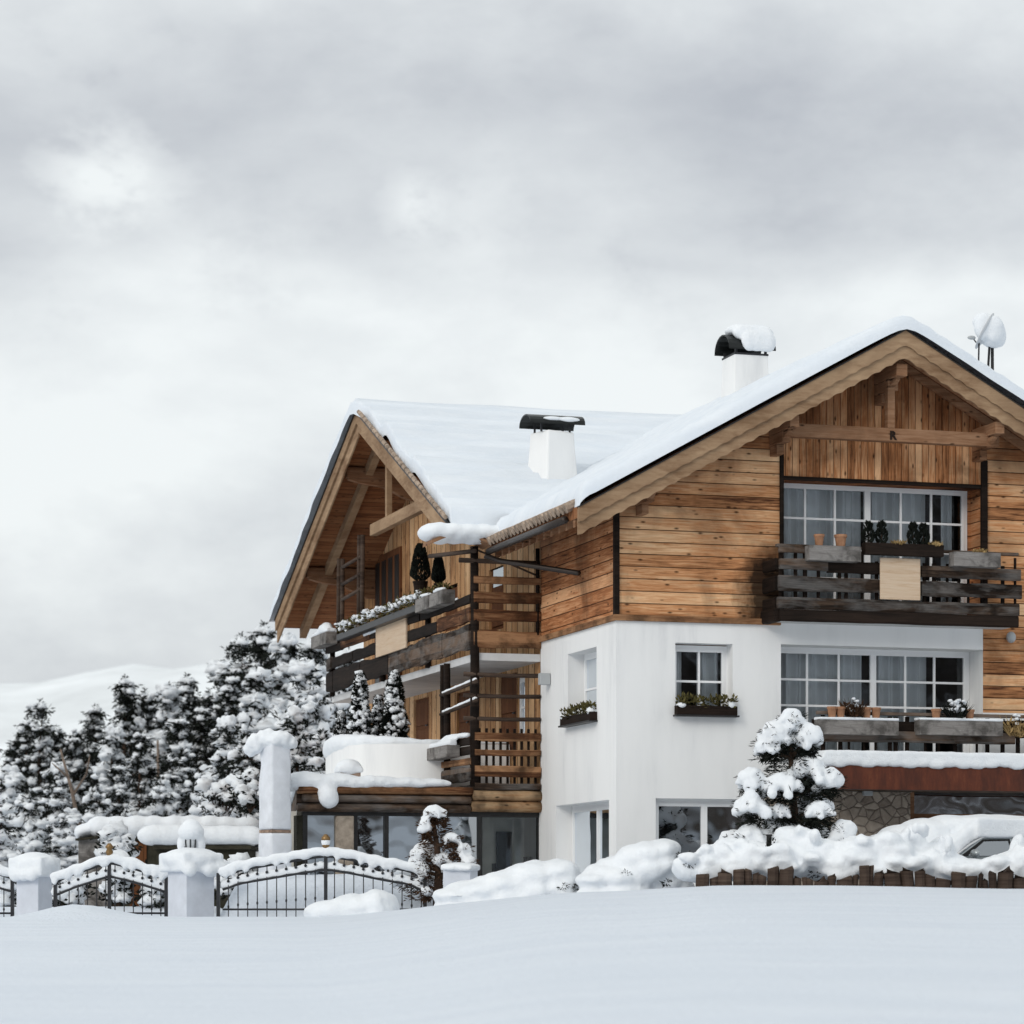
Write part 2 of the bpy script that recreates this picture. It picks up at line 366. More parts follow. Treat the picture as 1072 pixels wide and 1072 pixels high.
# ------------------------------------------------------------------ mesh helpers
rng = random.Random(7)
SPLIT = {'post', 'purlin', 'rafter', 'railing_board', 'rail', 'picket', 'corner_post', 'barge_board', 'rung', 'stake', 'cap_stay', 'furniture', 'drip_beam', 'bar', 'finial', 'gutter', 'roof_edge_flashing', 'branch'}
class MB:
    def __init__(s): s.v = []; s.f = []
    def add(s, vs, fs):
        o = len(s.v); s.v += [tuple(q) for q in vs]; s.f += [tuple(i + o for i in f) for f in fs]; return s
    def hexa(s, p): return s.add(p, [(0, 3, 2, 1), (4, 5, 6, 7), (0, 1, 5, 4), (1, 2, 6, 5), (2, 3, 7, 6), (3, 0, 4, 7)])
    def box(s, a0, a1, b0, b1, c0, c1): return s.hexa([(a0, b0, c0), (a1, b0, c0), (a1, b1, c0), (a0, b1, c0), (a0, b0, c1), (a1, b0, c1), (a1, b1, c1), (a0, b1, c1)])
    def boxP(s, P, a0, a1, b0, b1, c0, c1): return s.hexa([P(a0, b0, c0), P(a1, b0, c0), P(a1, b1, c0), P(a0, b1, c0), P(a0, b0, c1), P(a1, b0, c1), P(a1, b1, c1), P(a0, b1, c1)])
    def quad(s, *p): return s.add(p, [tuple(range(len(p)))])
    def prism(s, poly, ext):
        n = len(poly); ext = Vector(ext)
        q = [Vector(p) for p in poly]
        return s.add(q + [p + ext for p in q], [tuple(range(n - 1, -1, -1)), tuple(range(n, 2 * n))] + [(i, (i + 1) % n, n + (i + 1) % n, n + i) for i in range(n)])
    def path(s, pts, rad, n=8, caps=True, flat=1.0):
        """A tube through pts; rad a number or one per point; flat squeezes the cross-section in its side direction."""
        pts = [Vector(p) for p in pts]
        if isinstance(rad, (int, float)): rad = [rad] * len(pts)
        vs, fs = [], []
        up0 = Vector((0, 0, 1))
        for i, p in enumerate(pts):
            d = (pts[min(i + 1, len(pts) - 1)] - pts[max(i - 1, 0)]).normalized()
            up = up0 if abs(d.z) < 0.9 else Vector((0, 1, 0))
            a = d.cross(up).normalized(); bb = a.cross(d).normalized()
            r = rad[i]; rr = r if isinstance(r, tuple) else (r * flat, r)
            for k in range(n):
                t = 2 * math.pi * (k + 0.5) / n
                vs.append(p + a * (math.cos(t) * rr[0]) + bb * (math.sin(t) * rr[1]))
        for i in range(len(pts) - 1):
            for k in range(n):
                fs.append((i * n + k, i * n + (k + 1) % n, (i + 1) * n + (k + 1) % n, (i + 1) * n + k))
        if caps:
            fs.append(tuple(range(n - 1, -1, -1))); fs.append(tuple((len(pts) - 1) * n + k for k in range(n)))
        return s.add(vs, fs)
    def lathe(s, c, prof, n=20):
        vs, fs = [], []
        c = Vector(c)
        for r, z in prof:
            for k in range(n):
                t = 2 * math.pi * k / n
                vs.append(c + Vector((r * math.cos(t), r * math.sin(t), z)))
        for i in range(len(prof) - 1):
            for k in range(n): fs.append((i * n + k, i * n + (k + 1) % n, (i + 1) * n + (k + 1) % n, (i + 1) * n + k))
        fs.append(tuple(range(n - 1, -1, -1))); fs.append(tuple((len(prof) - 1) * n + k for k in range(n)))
        return s.add(vs, fs)
    def plank(s, p0, p1, h, th, seed=0, wob=0.12, seg=None, square=True):
        """A rough-sawn board or half log from p0 to p1 (its centre line), h tall, th thick, with a wandering edge."""
        p0, p1 = Vector(p0), Vector(p1)
        L = (p1 - p0).length
        seg = seg or max(3, int(L / 0.3))
        d = (p1 - p0).normalized(); side = d.cross(Vector((0, 0, 1))).normalized()
        prof = [(-0.5, -0.36), (-0.36, -0.5), (0.36, -0.5), (0.5, -0.36), (0.5, 0.36), (0.36, 0.5), (-0.36, 0.5), (-0.5, 0.36)] if square else [(0.5 * math.cos(t * math.pi / 5), 0.5 * math.sin(t * math.pi / 5)) for t in range(10)]
        n = len(prof); vs, fs = [], []
        for i in range(seg + 1):
            q = p0 + d * (L * i / seg); t = L * i / seg * 1.3 + seed * 13.7
            top = 1 + wob * noise.noise(Vector((t, seed, 0.3))) * 2; bot = 1 + wob * noise.noise(Vector((t, seed, 5.3))) * 2
            tk = 1 + wob * noise.noise(Vector((t, seed, 9.3))) * 2
            for (x, z) in prof:
                vs.append(q + side * (x * th * tk) + Vector((0, 0, z * h * (top if z > 0 else bot))))
        for i in range(seg):
            for k in range(n): fs.append((i * n + k, i * n + (k + 1) % n, (i + 1) * n + (k + 1) % n, (i + 1) * n + k))
        fs.append(tuple(range(n))); fs.append(tuple(seg * n + k for k in range(n - 1, -1, -1)))
        return s.add(vs, fs)
    def ball(s, c, r, n=8, m=5, jag=0.0, seed=0):
        c = Vector(c); vs, fs = [], []
        for j in range(1, m):
            ph = math.pi * j / m
            for k in range(n):
                t = 2 * math.pi * k / n
                dv = Vector((math.sin(ph) * math.cos(t), math.sin(ph) * math.sin(t), math.cos(ph)))
                q = 1 + jag * noise.noise(dv * 1.6 + Vector((seed * 3.3, seed, 0))) * 2 if jag else 1
                vs.append(c + Vector((dv.x * r[0], dv.y * r[1], dv.z * r[2])) * q)
        top = len(vs); vs.append(c + Vector((0, 0, r[2]))); bt = len(vs); vs.append(c - Vector((0, 0, r[2])))
        for j in range(m - 2):
            for k in range(n): fs.append((j * n + k, (j + 1) * n + k, (j + 1) * n + (k + 1) % n, j * n + (k + 1) % n))
        for k in range(n): fs.append((top, k, (k + 1) % n)); fs.append((bt, (m - 2) * n + (k + 1) % n, (m - 2) * n + k))
        return s.add(vs, fs)
    def needle(s, c, d, L, wd):
        """One twig-sized leaf blade from c along d."""
        c, d = Vector(c), Vector(d).normalized()
        a = d.orthogonal().normalized(); a.rotate(Matrix.Rotation(rng.uniform(0, 6.28), 3, d))
        return s.add([c - a * wd * 0.3, c + d * L * 0.5 - a * wd, c + d * L, c + d * L * 0.5 + a * wd], [(0, 1, 2, 3)])
    def mesh(s, name):
        me = bpy.data.meshes.new(name); me.from_pydata(s.v, [], s.f); me.update(); return me
    def islands(s):
        par = list(range(len(s.v)))
        def find(i):
            while par[i] != i: par[i] = par[par[i]]; i = par[i]
            return i
        for f in s.f:
            r0 = find(f[0])
            for i in f[1:]: par[find(i)] = r0
        grp = {}
        for f in s.f: grp.setdefault(find(f[0]), []).append(f)
        res = []
        for fs in grp.values():
            ids = sorted({i for f in fs for i in f}); mp = {q: k for k, q in enumerate(ids)}
            m = MB(); m.v = [s.v[q] for q in ids]; m.f = [tuple(mp[i] for i in f) for f in fs]; res.append(m)
        return res
    def build(s, name, mat, parent=None, smooth=False, bevel=0.0, recalc=True):
        if name in SPLIT and s.f:
            isl = s.islands()
            if len(isl) > 1: return [m.build(name, mat, parent, smooth, bevel, recalc) for m in isl][0]
        me = s.mesh(name)
        if recalc:
            bm = bmesh.new(); bm.from_mesh(me); bmesh.ops.recalc_face_normals(bm, faces=bm.faces); bm.to_mesh(me); bm.free()
        return link(me, name, mat, parent, smooth, bevel)

def link(me, name, mat, parent=None, smooth=False, bevel=0.0):
    o = bpy.data.objects.new(name, me)
    if mat and not me.materials: me.materials.append(MAT[mat])
    if smooth:
        me.polygons.foreach_set('use_smooth', [True] * len(me.polygons))
    COL.objects.link(o)
    if parent: o.parent = parent
    if bevel:
        b = o.modifiers.new('bevel', 'BEVEL'); b.width = bevel; b.segments = 2; b.limit_method = 'ANGLE'
    return o
def tag(o, label, cat, group=None):
    o['label'] = label; o['category'] = cat
    if group: o['group'] = group
    return o
def thing(name, label, cat, loc=(0, 0, 0), rz=0.0, group=None):
    o = bpy.data.objects.new(name, None); o.empty_display_size = 0.2
    COL.objects.link(o); o.location = loc; o.rotation_euler = (0, 0, rz)
    return tag(o, label, cat, group)

# snow built as one skin over lumps and slabs: union, remesh, soften, ruffle
TMP = bpy.data.scenes.new("snow_workshop")
def snow(name, prims, parent=None, voxel=0.06, smooth=6, ruffle=0.02, rscale=3.0, mat='snow', flat_bottom=None):
    mb = MB()
    for p in prims:
        if p[0] == 'e': mb.ball(p[1], p[2], 14, 9)
        elif p[0] == 'b': mb.box(p[1][0], p[2][0], p[1][1], p[2][1], p[1][2], p[2][2])
        elif p[0] == 't': mb.path(p[1], p[2], 10)
        elif p[0] == 'h': mb.hexa(p[1])
    me = mb.mesh(name)
    bm = bmesh.new(); bm.from_mesh(me); bmesh.ops.recalc_face_normals(bm, faces=bm.faces); bm.to_mesh(me); bm.free()
    o = bpy.data.objects.new(name, me); TMP.collection.objects.link(o)
    r = o.modifiers.new('r', 'REMESH'); r.mode = 'VOXEL'; r.voxel_size = voxel
    sm = o.modifiers.new('s', 'SMOOTH'); sm.factor = 0.5; sm.iterations = smooth
    vl = TMP.view_layers[0]; vl.update()
    dg = vl.depsgraph
    dg.update()
    m2 = bpy.data.meshes.new_from_object(o.evaluated_get(dg))
    bpy.data.objects.remove(o); bpy.data.meshes.remove(me)
    if ruffle:
        m2.update()
        cos = [vtx.co.copy() for vtx in m2.vertices]; nrs = [vtx.normal.copy() for vtx in m2.vertices]
        flat_ = []
        for c, n in zip(cos, nrs):
            k = noise.noise(c * rscale) + 0.5 * noise.noise(c * rscale * 2.3)
            flat_ += list(c + n * (k * ruffle))
        m2.vertices.foreach_set('co', flat_); m2.update()
    m2.materials.clear()
    m2.name = name
    return link(m2, name, mat, parent, True)

# ------------------------------------------------------------------ ground, hills
def sstep(a, b, x):
    t = min(1, max(0, (x - a) / (b - a))); return t * t * (3 - 2 * t)
def lerp(a, b, t): return a + (b - a) * t
def ground_z(x, y):
    px = CX + F * x / max(y, 12.0)
    # line of the rise: lower in front of the gates, higher in front of the house
    rt = sstep(300, 640, px) * 0.85 + sstep(640, 760, px) * 0.15
    crest_y = lerp(57.6, 53.0, rt)
    crest_z = lerp(-0.10, 0.475, rt)
    crest_z -= 0.05 * sstep(850, 1100, px)
    base = -1.60
    t = max(0.0, min(1.0, y / crest_y))
    z = base + (crest_z - base) * (t ** 0.96)
    if y > crest_y:
        z = crest_z + (lerp(-0.22, 0.02, rt) - crest_z) * sstep(crest_y, crest_y + 3.5, y)
    z += 0.03 * noise.noise(Vector((x * 0.10, y * 0.06, 1.7))) + 0.026 * noise.noise(Vector((x * 0.35, y * 0.16, 4.0))) + 0.010 * noise.noise(Vector((x * 1.1, y * 0.45, 9.0)))
    # drift heaped before the far gate
    z += 0.27 * math.exp(-((x + 8.3) / 0.95) ** 2 - ((y - 56.6) / 1.2) ** 2)
    if y > 59.0: z += 0.98 * sstep(59.9, 60.9, y) * (1 - sstep(61.7, 62.3, y)) * sstep(222, 255, px) * (1 - sstep(455, 500, px))
    if y > 61.0: z += 0.35 * sstep(63.2, 65, y) * (1 - sstep(70, 74, y)) * (1 - sstep(225, 250, px))
    tk = 45.5 + 0.006 * (px - 500)
    z += 0.08 * math.exp(-((y - tk) / 0.35) ** 2) * max(0, noise.noise(Vector((x * 1.6, 8.0, 0))) + .1) * sstep(395, 420, px) * (1 - sstep(720, 800, px))
    # behind the garden the land climbs to the wood and the hill
    z += 0.9 * sstep(125, 150, y)
    return z
def grid_mesh(xs, ys, fn):
    vs = [(x, y, fn(x, y)) for y in ys for x in xs]
    n = len(xs)
    fs = [(j * n + i, j * n + i + 1, (j + 1) * n + i + 1, (j + 1) * n + i) for j in range(len(ys) - 1) for i in range(n - 1)]
    mb = MB(); mb.v = vs; mb.f = fs; return mb
xs = [-700, -300, -140, -80, -50, -35] + [-26 + 0.4 * i for i in range(131)] + [32, 45, 70, 120, 300, 700]
ys = [-60, -20, -5, 0, 4, 8, 12, 15] + [17 + 0.4 * i for i in range(113)] + [63, 65, 68, 72, 76, 82, 90, 95, 100, 105, 110, 115, 120, 125, 130, 135, 145, 165, 200, 260, 330, 420, 520, 700]
gr = grid_mesh(xs, ys, ground_z).build('snow_ground', 'field_snow', None, True, recalc=False)
gr['kind'] = 'structure'
def hill_z(x, y):
    px = CX + F * x / y
    ridge = lerp(262, 218, sstep(-150, 330, px)) * 0 + (255 - 15 * sstep(-60, 240, px) * -1)
    top = (HY - 722 + 18 * sstep(10, 150, px) + 30 * sstep(180, 330, px) - 40 * sstep(380, 700, px) + 9 * noise.noise(Vector((px * 0.012, 2.0, 0)))) / F * 900
    return -20 + (top + 20) * sstep(420, 900, y) + 2.0 * noise.noise(Vector((x * 0.02, y * 0.02, 3)))
plain('hill_snow', (0.80, 0.83, 0.85), 0.8, 0, 0.028, 0.2, 0, 7)
hl = grid_mesh([-420 + 14 * i for i in range(66)], [400 + 25 * i for i in range(33)], hill_z).build('snowy_hill', 'hill_snow', None, True, recalc=False)
hl['kind'] = 'structure'

# the wooded mountainside across the valley, behind the viewer: it is what the windows mirror
m, tr_, b = newmat('mountain_forest'); g = NG(tr_); tcn = g.n('ShaderNodeTexCoord')
sp = g.n('ShaderNodeSeparateXYZ'); g.l(tcn.outputs['Object'], sp.inputs[0])
n1 = g.noise(tcn.outputs['Object'], 0.016, 7, 0.62, 0.8); n2 = g.noise(tcn.outputs['Object'], 0.09, 5, 0.65)
fz_ = g.ramp(g.m('ADD', g.m('MULTIPLY', sp.outputs[2], 0.02), g.m('MULTIPLY', n1, 0.6)), [(0.44, 0.0), (0.56, 1.0)])
rockc = g.ramp(g.m('ADD', g.m('MULTIPLY', n1, .7), g.m('MULTIPLY', n2, .45)), [(0.45, (0.012, 0.012, 0.014)), (0.56, (0.06, 0.042, 0.03)), (0.63, (0.15, 0.13, 0.13)), (0.70, (0.6, 0.62, 0.66))])
g.l(g.mix(fz_, (0.6, 0.64, 0.7), rockc), b.inputs['Base Color']); b.inputs['Roughness'].default_value = 0.9
def mount_z(x, y):
    t = sstep(-160, -560, y) if False else min(1, max(0, (-160 - y) / 400.0))
    return -6 + (150 * t + 25 * noise.noise(Vector((x * .006, y * .006, 2)))* t + 6 * noise.noise(Vector((x * .03, y * .03, 5))) * min(1, t * 4)) 
mt = grid_mesh([-900 + 45 * i for i in range(41)], [-620 + 23 * i for i in range(21)], mount_z).build('mountain', 'mountain_forest', None, True, recalc=False)
mt['kind'] = 'structure'

# ------------------------------------------------------------------ the chalet
house = thing('alpine_chalet', 'timber and white plaster alpine chalet with snow covered gable roofs and balconies', 'house', (OX, D, 0), ANG)
ZB = fz(647, 0, 0)                                # plaster below, boards above
OV = 1.25                                         # front roof overhang
UA = fu(947, -OV); ZA = fz(345, UA, -OV)
UE = fu(605, -OV); ZE = fz(530, UE, -OV); TF = (ZA - ZE) / (UA - UE)
UER = 2 * UA - UE; UW = 2 * UA                    # right eave, right wall
UG = -2.0                                         # gable roof edge of the left wing
VR = fv(375, UG); ZR = fz(430, UG, VR); TW = 0.4536
VN = VR - (ZR - 8.28) / TW; VL = fv(290, UG)
VC = fv(566, 0)                                   # back end of the plaster side wall
UB = fu(497, VC); VE = fv(345, UB)                # balcony of the wing: outer face and far end
def zf(u): return ZA - abs(u - UA) * TF
def zw(v): return ZR - abs(v - VR) * TW
VT = VR - (ZR - ZA) / TW                          # where the front ridge runs into the wing roof
UV = UA - (ZA - zw(VN)) / TF                      # where the valley starts at the wing eave
Z0 = -0.3
TH = 0.22
PF = lambda a, b, c: (a, c, b)                    # front walls: a along u, b up, c into the house
PL = lambda a, b, c: (c, a, b)                    # left walls: a along v

def wall_with_holes(name, P, a0, a1, b0, b1, holes, mat, c=0.0, parent=house):
    As = sorted({a0, a1} | {h[0] for h in holes} | {h[1] for h in holes}); Bs = sorted({b0, b1} | {h[2] for h in holes} | {h[3] for h in holes})
    As = [a for a in As if a0 <= a <= a1]; Bs = [b for b in Bs if b0 <= b <= b1]
    mb = MB()
    for i in range(len(As) - 1):
        for j in range(len(Bs) - 1):
            am, bm_ = (As[i] + As[i + 1]) / 2, (Bs[j] + Bs[j + 1]) / 2
            if any(h[0] < am < h[1] and h[2] < bm_ < h[3] for h in holes): continue
            mb.quad(P(As[i], Bs[j], c), P(As[i + 1], Bs[j], c), P(As[i + 1], Bs[j + 1], c), P(As[i], Bs[j + 1], c))
    for (h0, h1, k0, k1, d) in holes:
        mb.quad(P(h0, k0, c), P(h0, k1, c), P(h0, k1, c + d), P(h0, k0, c + d)); mb.quad(P(h1, k0, c), P(h1, k1, c), P(h1, k1, c + d), P(h1, k0, c + d))
        mb.quad(P(h0, k1, c), P(h1, k1, c), P(h1, k1, c + d), P(h0, k1, c + d)); mb.quad(P(h0, k0, c), P(h1, k0, c), P(h1, k0, c + d), P(h0, k0, c + d))
    return mb.build(name, mat, parent, recalc=False)

def window(P, a0, a1, b0, b1, c, sashes, cols, rows, fw=0.07, frame='white_frame', curtains=(), gmat='glass', depth=1.6, room='room_dark', name='window', parent=house, muntin=0.022, sill=False):
    """Frame with sashes and glazing bars; panes, curtains and the dim room behind are its own sub-parts."""
    mb = MB()
    mb.boxP(P, a0, a0 + fw, b0, b1, c, c + 0.09); mb.boxP(P, a1 - fw, a1, b0, b1, c, c + 0.09)
    mb.boxP(P, a0 + fw, a1 - fw, b1 - fw, b1, c, c + 0.09); mb.boxP(P, a0 + fw, a1 - fw, b0, b0 + fw, c, c + 0.09)
    gl = MB()
    for (s0, s1) in sashes:
        f2 = fw * 0.75; y0, y1 = b0 + fw, b1 - fw
        mb.boxP(P, s0, s0 + f2, y0, y1, c - 0.02, c + 0.05); mb.boxP(P, s1 - f2, s1, y0, y1, c - 0.02, c + 0.05)
        mb.boxP(P, s0 + f2, s1 - f2, y1 - f2, y1, c - 0.02, c + 0.05); mb.boxP(P, s0 + f2, s1 - f2, y0, y0 + f2, c - 0.02, c + 0.05)
        for k in range(1, cols):
            x = lerp(s0 + f2, s1 - f2, k / cols); mb.boxP(P, x - muntin, x + muntin, y0 + f2, y1 - f2, c - 0.012, c + 0.035)
        for k in range(1, rows):
            y = lerp(y0 + f2, y1 - f2, k / rows); mb.boxP(P, s0 + f2, s1 - f2, y - muntin, y + muntin, c - 0.010, c + 0.033)
        gl.quad(P(s0 + f2, y0 + f2, c + 0.02), P(s1 - f2, y0 + f2, c + 0.02), P(s1 - f2, y1 - f2, c + 0.02), P(s0 + f2, y1 - f2, c + 0.02))
    if sill: mb.boxP(P, a0 - 0.05, a1 + 0.05, b0 - 0.05, b0, c - 0.34, c + 0.09)
    o = mb.build(name, frame, parent)
    gl.build('pane', gmat, o, recalc=False)
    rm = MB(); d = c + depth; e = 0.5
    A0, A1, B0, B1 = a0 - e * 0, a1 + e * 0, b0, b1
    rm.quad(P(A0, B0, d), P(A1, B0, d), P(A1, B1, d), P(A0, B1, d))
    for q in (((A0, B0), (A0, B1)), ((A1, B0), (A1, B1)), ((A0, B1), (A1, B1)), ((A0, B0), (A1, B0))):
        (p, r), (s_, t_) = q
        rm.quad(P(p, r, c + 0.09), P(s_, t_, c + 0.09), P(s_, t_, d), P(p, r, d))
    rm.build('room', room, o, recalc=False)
    if curtains:
        cu = MB()
        for (k0, k1) in curtains:
            n = max(8, int((k1 - k0) / 0.035)); pr = None
            for i in range(n + 1):
                a = lerp(k0, k1, i / n); cc = c + 0.24 + (0.06 + .03 * math.sin(i * .21)) * math.sin(i * 1.1 + math.sin(i * .37)) + 0.04 * math.sin(i * 0.5 + k0 * 9)
                cur = (P(a, b0 + 0.05, cc), P(a, b1 - 0.08, cc))
                if pr: cu.quad(pr[0], cur[0], cur[1], pr[1])
                pr = cur
        cu.build('curtain', 'curtain', o, True, recalc=False)
    return o

# --- plaster of the front volume, openings measured on the photograph
def A(px): return fu(px, 0)
def B(py, u=2.0): return fz(py, u, 0)
uL, uR = A(817.5), A(1029)                          # edges of the middle bay
wa0, wa1, wb0, wb1 = A(707), A(767), B(750, 1.5), B(673, 1.5)
ga0, ga1, gb0, gb1 = A(686.5), A(800), B(925, 1.5), B(836, 1.5)
wall_with_holes('plaster_wall', PF, 0, uL, Z0, ZB, [(wa0, wa1, wb0, wb1, 0.36), (ga0, ga1, gb0, gb1, 0.3)], 'plaster')
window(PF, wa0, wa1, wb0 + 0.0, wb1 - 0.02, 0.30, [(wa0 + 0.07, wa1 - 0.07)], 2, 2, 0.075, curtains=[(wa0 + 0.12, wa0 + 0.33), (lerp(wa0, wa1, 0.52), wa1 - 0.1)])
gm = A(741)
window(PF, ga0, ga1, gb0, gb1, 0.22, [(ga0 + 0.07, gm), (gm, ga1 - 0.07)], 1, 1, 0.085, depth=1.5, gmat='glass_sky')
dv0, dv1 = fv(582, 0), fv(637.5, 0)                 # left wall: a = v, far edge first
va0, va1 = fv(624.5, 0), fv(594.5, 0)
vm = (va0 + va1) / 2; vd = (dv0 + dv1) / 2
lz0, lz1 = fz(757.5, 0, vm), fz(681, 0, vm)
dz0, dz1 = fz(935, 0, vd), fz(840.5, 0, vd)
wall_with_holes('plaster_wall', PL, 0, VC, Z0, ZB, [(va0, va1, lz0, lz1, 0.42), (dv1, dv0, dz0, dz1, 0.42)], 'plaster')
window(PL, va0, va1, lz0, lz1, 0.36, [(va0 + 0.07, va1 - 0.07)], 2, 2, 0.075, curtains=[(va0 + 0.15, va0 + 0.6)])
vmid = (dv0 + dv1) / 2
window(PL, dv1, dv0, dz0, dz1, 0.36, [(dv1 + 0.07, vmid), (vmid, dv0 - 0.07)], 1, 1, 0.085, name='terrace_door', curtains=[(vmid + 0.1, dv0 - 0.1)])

# --- middle bay, both floors deeply recessed
RB = 0.62
f1b, f1t = fz(800, 5.5, 0), fz(677, 5.5, 0)
wall_with_holes('plaster_wall', PF, uL, uR, fz(805, 5.5, 0), ZB, [(uL, uR, f1b, f1t, RB)], 'plaster', c=0.0)
MB().quad((uL, 0.0, Z0), (uR + 3.0, 0.0, Z0), (uR + 3.0, 0.0, f1b - 0.1), (uL, 0.0, f1b - 0.1)).build('plaster_wall', 'plaster', house, recalc=False)
def fub(px): return fu(px, RB)
c0, c1, cm = uL, fub(1014), fub(913.5)
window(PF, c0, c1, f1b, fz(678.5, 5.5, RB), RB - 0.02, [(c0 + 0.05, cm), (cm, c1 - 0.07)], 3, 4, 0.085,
       curtains=[(c0 + 0.3, lerp(c0, cm, 0.93)), (cm + 0.08, lerp(cm, c1, 0.62))])
MB().quad((c1, RB, f1b), (uR, RB, f1b), (uR, RB, f1t), (c1, RB, f1t)).build('plaster_wall', 'plaster', house, recalc=False)
f2b, f2t = fz(642, 5.5, 0), fz(505, 5.5, 0)
c0, c1, cm = uL, fub(1012), fub(907.5)
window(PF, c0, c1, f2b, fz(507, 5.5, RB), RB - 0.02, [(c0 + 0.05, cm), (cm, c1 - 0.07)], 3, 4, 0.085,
       curtains=[(c0 + 0.1, cm - 0.06), (cm + 0.08, lerp(cm, c1, 0.62)), (lerp(cm, c1, 0.78), c1 - 0.2)])
mb = MB()
mb.quad((uL, 0, f2b), (uL, RB, f2b), (uL, RB, f2t), (uL, 0, f2t)); mb.quad((uR, 0, f2b), (uR, RB, f2b), (uR, RB, f2t), (uR, 0, f2t))
mb.quad((uL, 0, f2t), (uR, 0, f2t), (uR, RB, f2t), (uL, RB, f2t)); mb.quad((c1, RB, f2b), (uR, RB, f2b), (uR, RB, f2t), (c1, RB, f2t)); mb.quad((uL, 0, f2b), (uR, 0, f2b), (uR, RB, f2b), (uL, RB, f2b))
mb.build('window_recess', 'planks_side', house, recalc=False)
# boards: left bay, right bay, side wall; upright boards in the gable
under = lambda u: zf(u) - 0.2
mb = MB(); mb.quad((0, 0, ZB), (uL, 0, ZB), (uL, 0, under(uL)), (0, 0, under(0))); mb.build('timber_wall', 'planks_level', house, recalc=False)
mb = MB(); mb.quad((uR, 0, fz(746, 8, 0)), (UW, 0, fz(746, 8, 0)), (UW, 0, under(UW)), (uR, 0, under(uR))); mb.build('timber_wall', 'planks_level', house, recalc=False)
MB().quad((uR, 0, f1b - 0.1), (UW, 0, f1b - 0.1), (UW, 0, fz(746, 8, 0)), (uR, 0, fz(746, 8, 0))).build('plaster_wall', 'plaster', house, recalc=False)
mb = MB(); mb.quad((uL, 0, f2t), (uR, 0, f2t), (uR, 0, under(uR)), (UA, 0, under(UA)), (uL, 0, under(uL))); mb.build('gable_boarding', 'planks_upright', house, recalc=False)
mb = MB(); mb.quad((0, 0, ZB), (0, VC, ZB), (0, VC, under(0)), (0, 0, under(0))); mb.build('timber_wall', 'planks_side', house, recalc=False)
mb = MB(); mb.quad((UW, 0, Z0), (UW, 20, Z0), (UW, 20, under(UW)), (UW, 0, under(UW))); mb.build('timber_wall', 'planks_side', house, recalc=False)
mb = MB()
mb.box(-0.07, uL - 0.02, -0.07, 0.0, ZB - 0.05, ZB + 0.07); mb.box(-0.07, 0.0, 0.0, VC, ZB - 0.05, ZB + 0.07)
mb.build('drip_beam', 'weathered_warm', house, bevel=0.01)
mb = MB()
mb.box(-0.05, 0.06, -0.05, 0.06, ZB + 0.07, under(0))
mb.box(uL - 0.03, uL + 0.05, -0.05, 0.03, f2b, f2t + 0.9); mb.box(uR - 0.05, uR + 0.09, -0.05, 0.03, f2b, f2t + 0.55)
mb.box(uL + 0.05, uR - 0.05, -0.03, 0.02, f2t - 0.03, f2t + 0.05)
mb.build('corner_post', 'charred', house, bevel=0.01)

# --- roofs
def slab(mb, plan, zfun, th=TH, lift=0.0):
    top = [(p[0], p[1], zfun(p) + lift) for p in plan]; bot = [(p[0], p[1], zfun(p) + lift - th) for p in plan]
    n = len(plan)
    mb.add(top + bot, [tuple(range(n)), tuple(range(2 * n - 1, n - 1, -1))] + [(i, n + i, n + (i + 1) % n, (i + 1) % n) for i in range(n)])
roofF = MB()
slab(roofF, [(UE, -OV + 0.04), (UA, -OV + 0.04), (UA, VT), (UV, VN), (UE, 4.6)], lambda p: zf(p[0]))
slab(roofF, [(UA, -OV + 0.04), (UER, -OV + 0.04), (UER, VT), (UA, VT)], lambda p: zf(p[0]))
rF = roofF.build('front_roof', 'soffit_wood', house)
roofW = MB()
slab(roofW, [(UG + 0.04, VN), (UV, VN), (UA, VT), (UER, VT), (UER, VR), (UG + 0.04, VR)], lambda p: zw(p[1]))
slab(roofW, [(UG + 0.04, VR), (UER, VR), (UER, VL), (UG + 0.04, VL)], lambda p: zw(p[1]))
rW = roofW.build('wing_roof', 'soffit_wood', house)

# snow lying on the roofs
def edge(d, r=0.3): 
    t = max(0.0, min(1.0, d / r)); return math.sqrt(max(0.0, 1 - (1 - t) ** 2))
def snow_sheet(name, us, vs_, fn, parent, skirt):
    """A height field of snow with a closed rounded rim; fn gives (u, v, z) for a grid place."""
    n = len(us); V = [fn(i, j) for j in range(len(vs_)) for i in range(n)]
    Fc = [(j * n + i, j * n + i + 1, (j + 1) * n + i + 1, (j + 1) * n + i) for j in range(len(vs_) - 1) for i in range(n - 1)]
    mb = MB(); mb.add(V, Fc); return mb.build(name, 'roof_snow', parent, True, recalc=False)
SF = 0.30
def seq(a, b, step, rim=(0.0, 0.02, 0.06, 0.12, 0.2, 0.3)):
    n = max(2, int((b - a - 2 * rim[-1]) / step))
    return [a + r for r in rim] + [a + rim[-1] + (b - a - 2 * rim[-1]) * i / n for i in range(1, n)] + [b - r for r in reversed(rim)]
us = seq(UE + 0.02, UER + 0.14, 0.18); vs_ = seq(-OV - 0.15, VT + 0.2, 0.22)
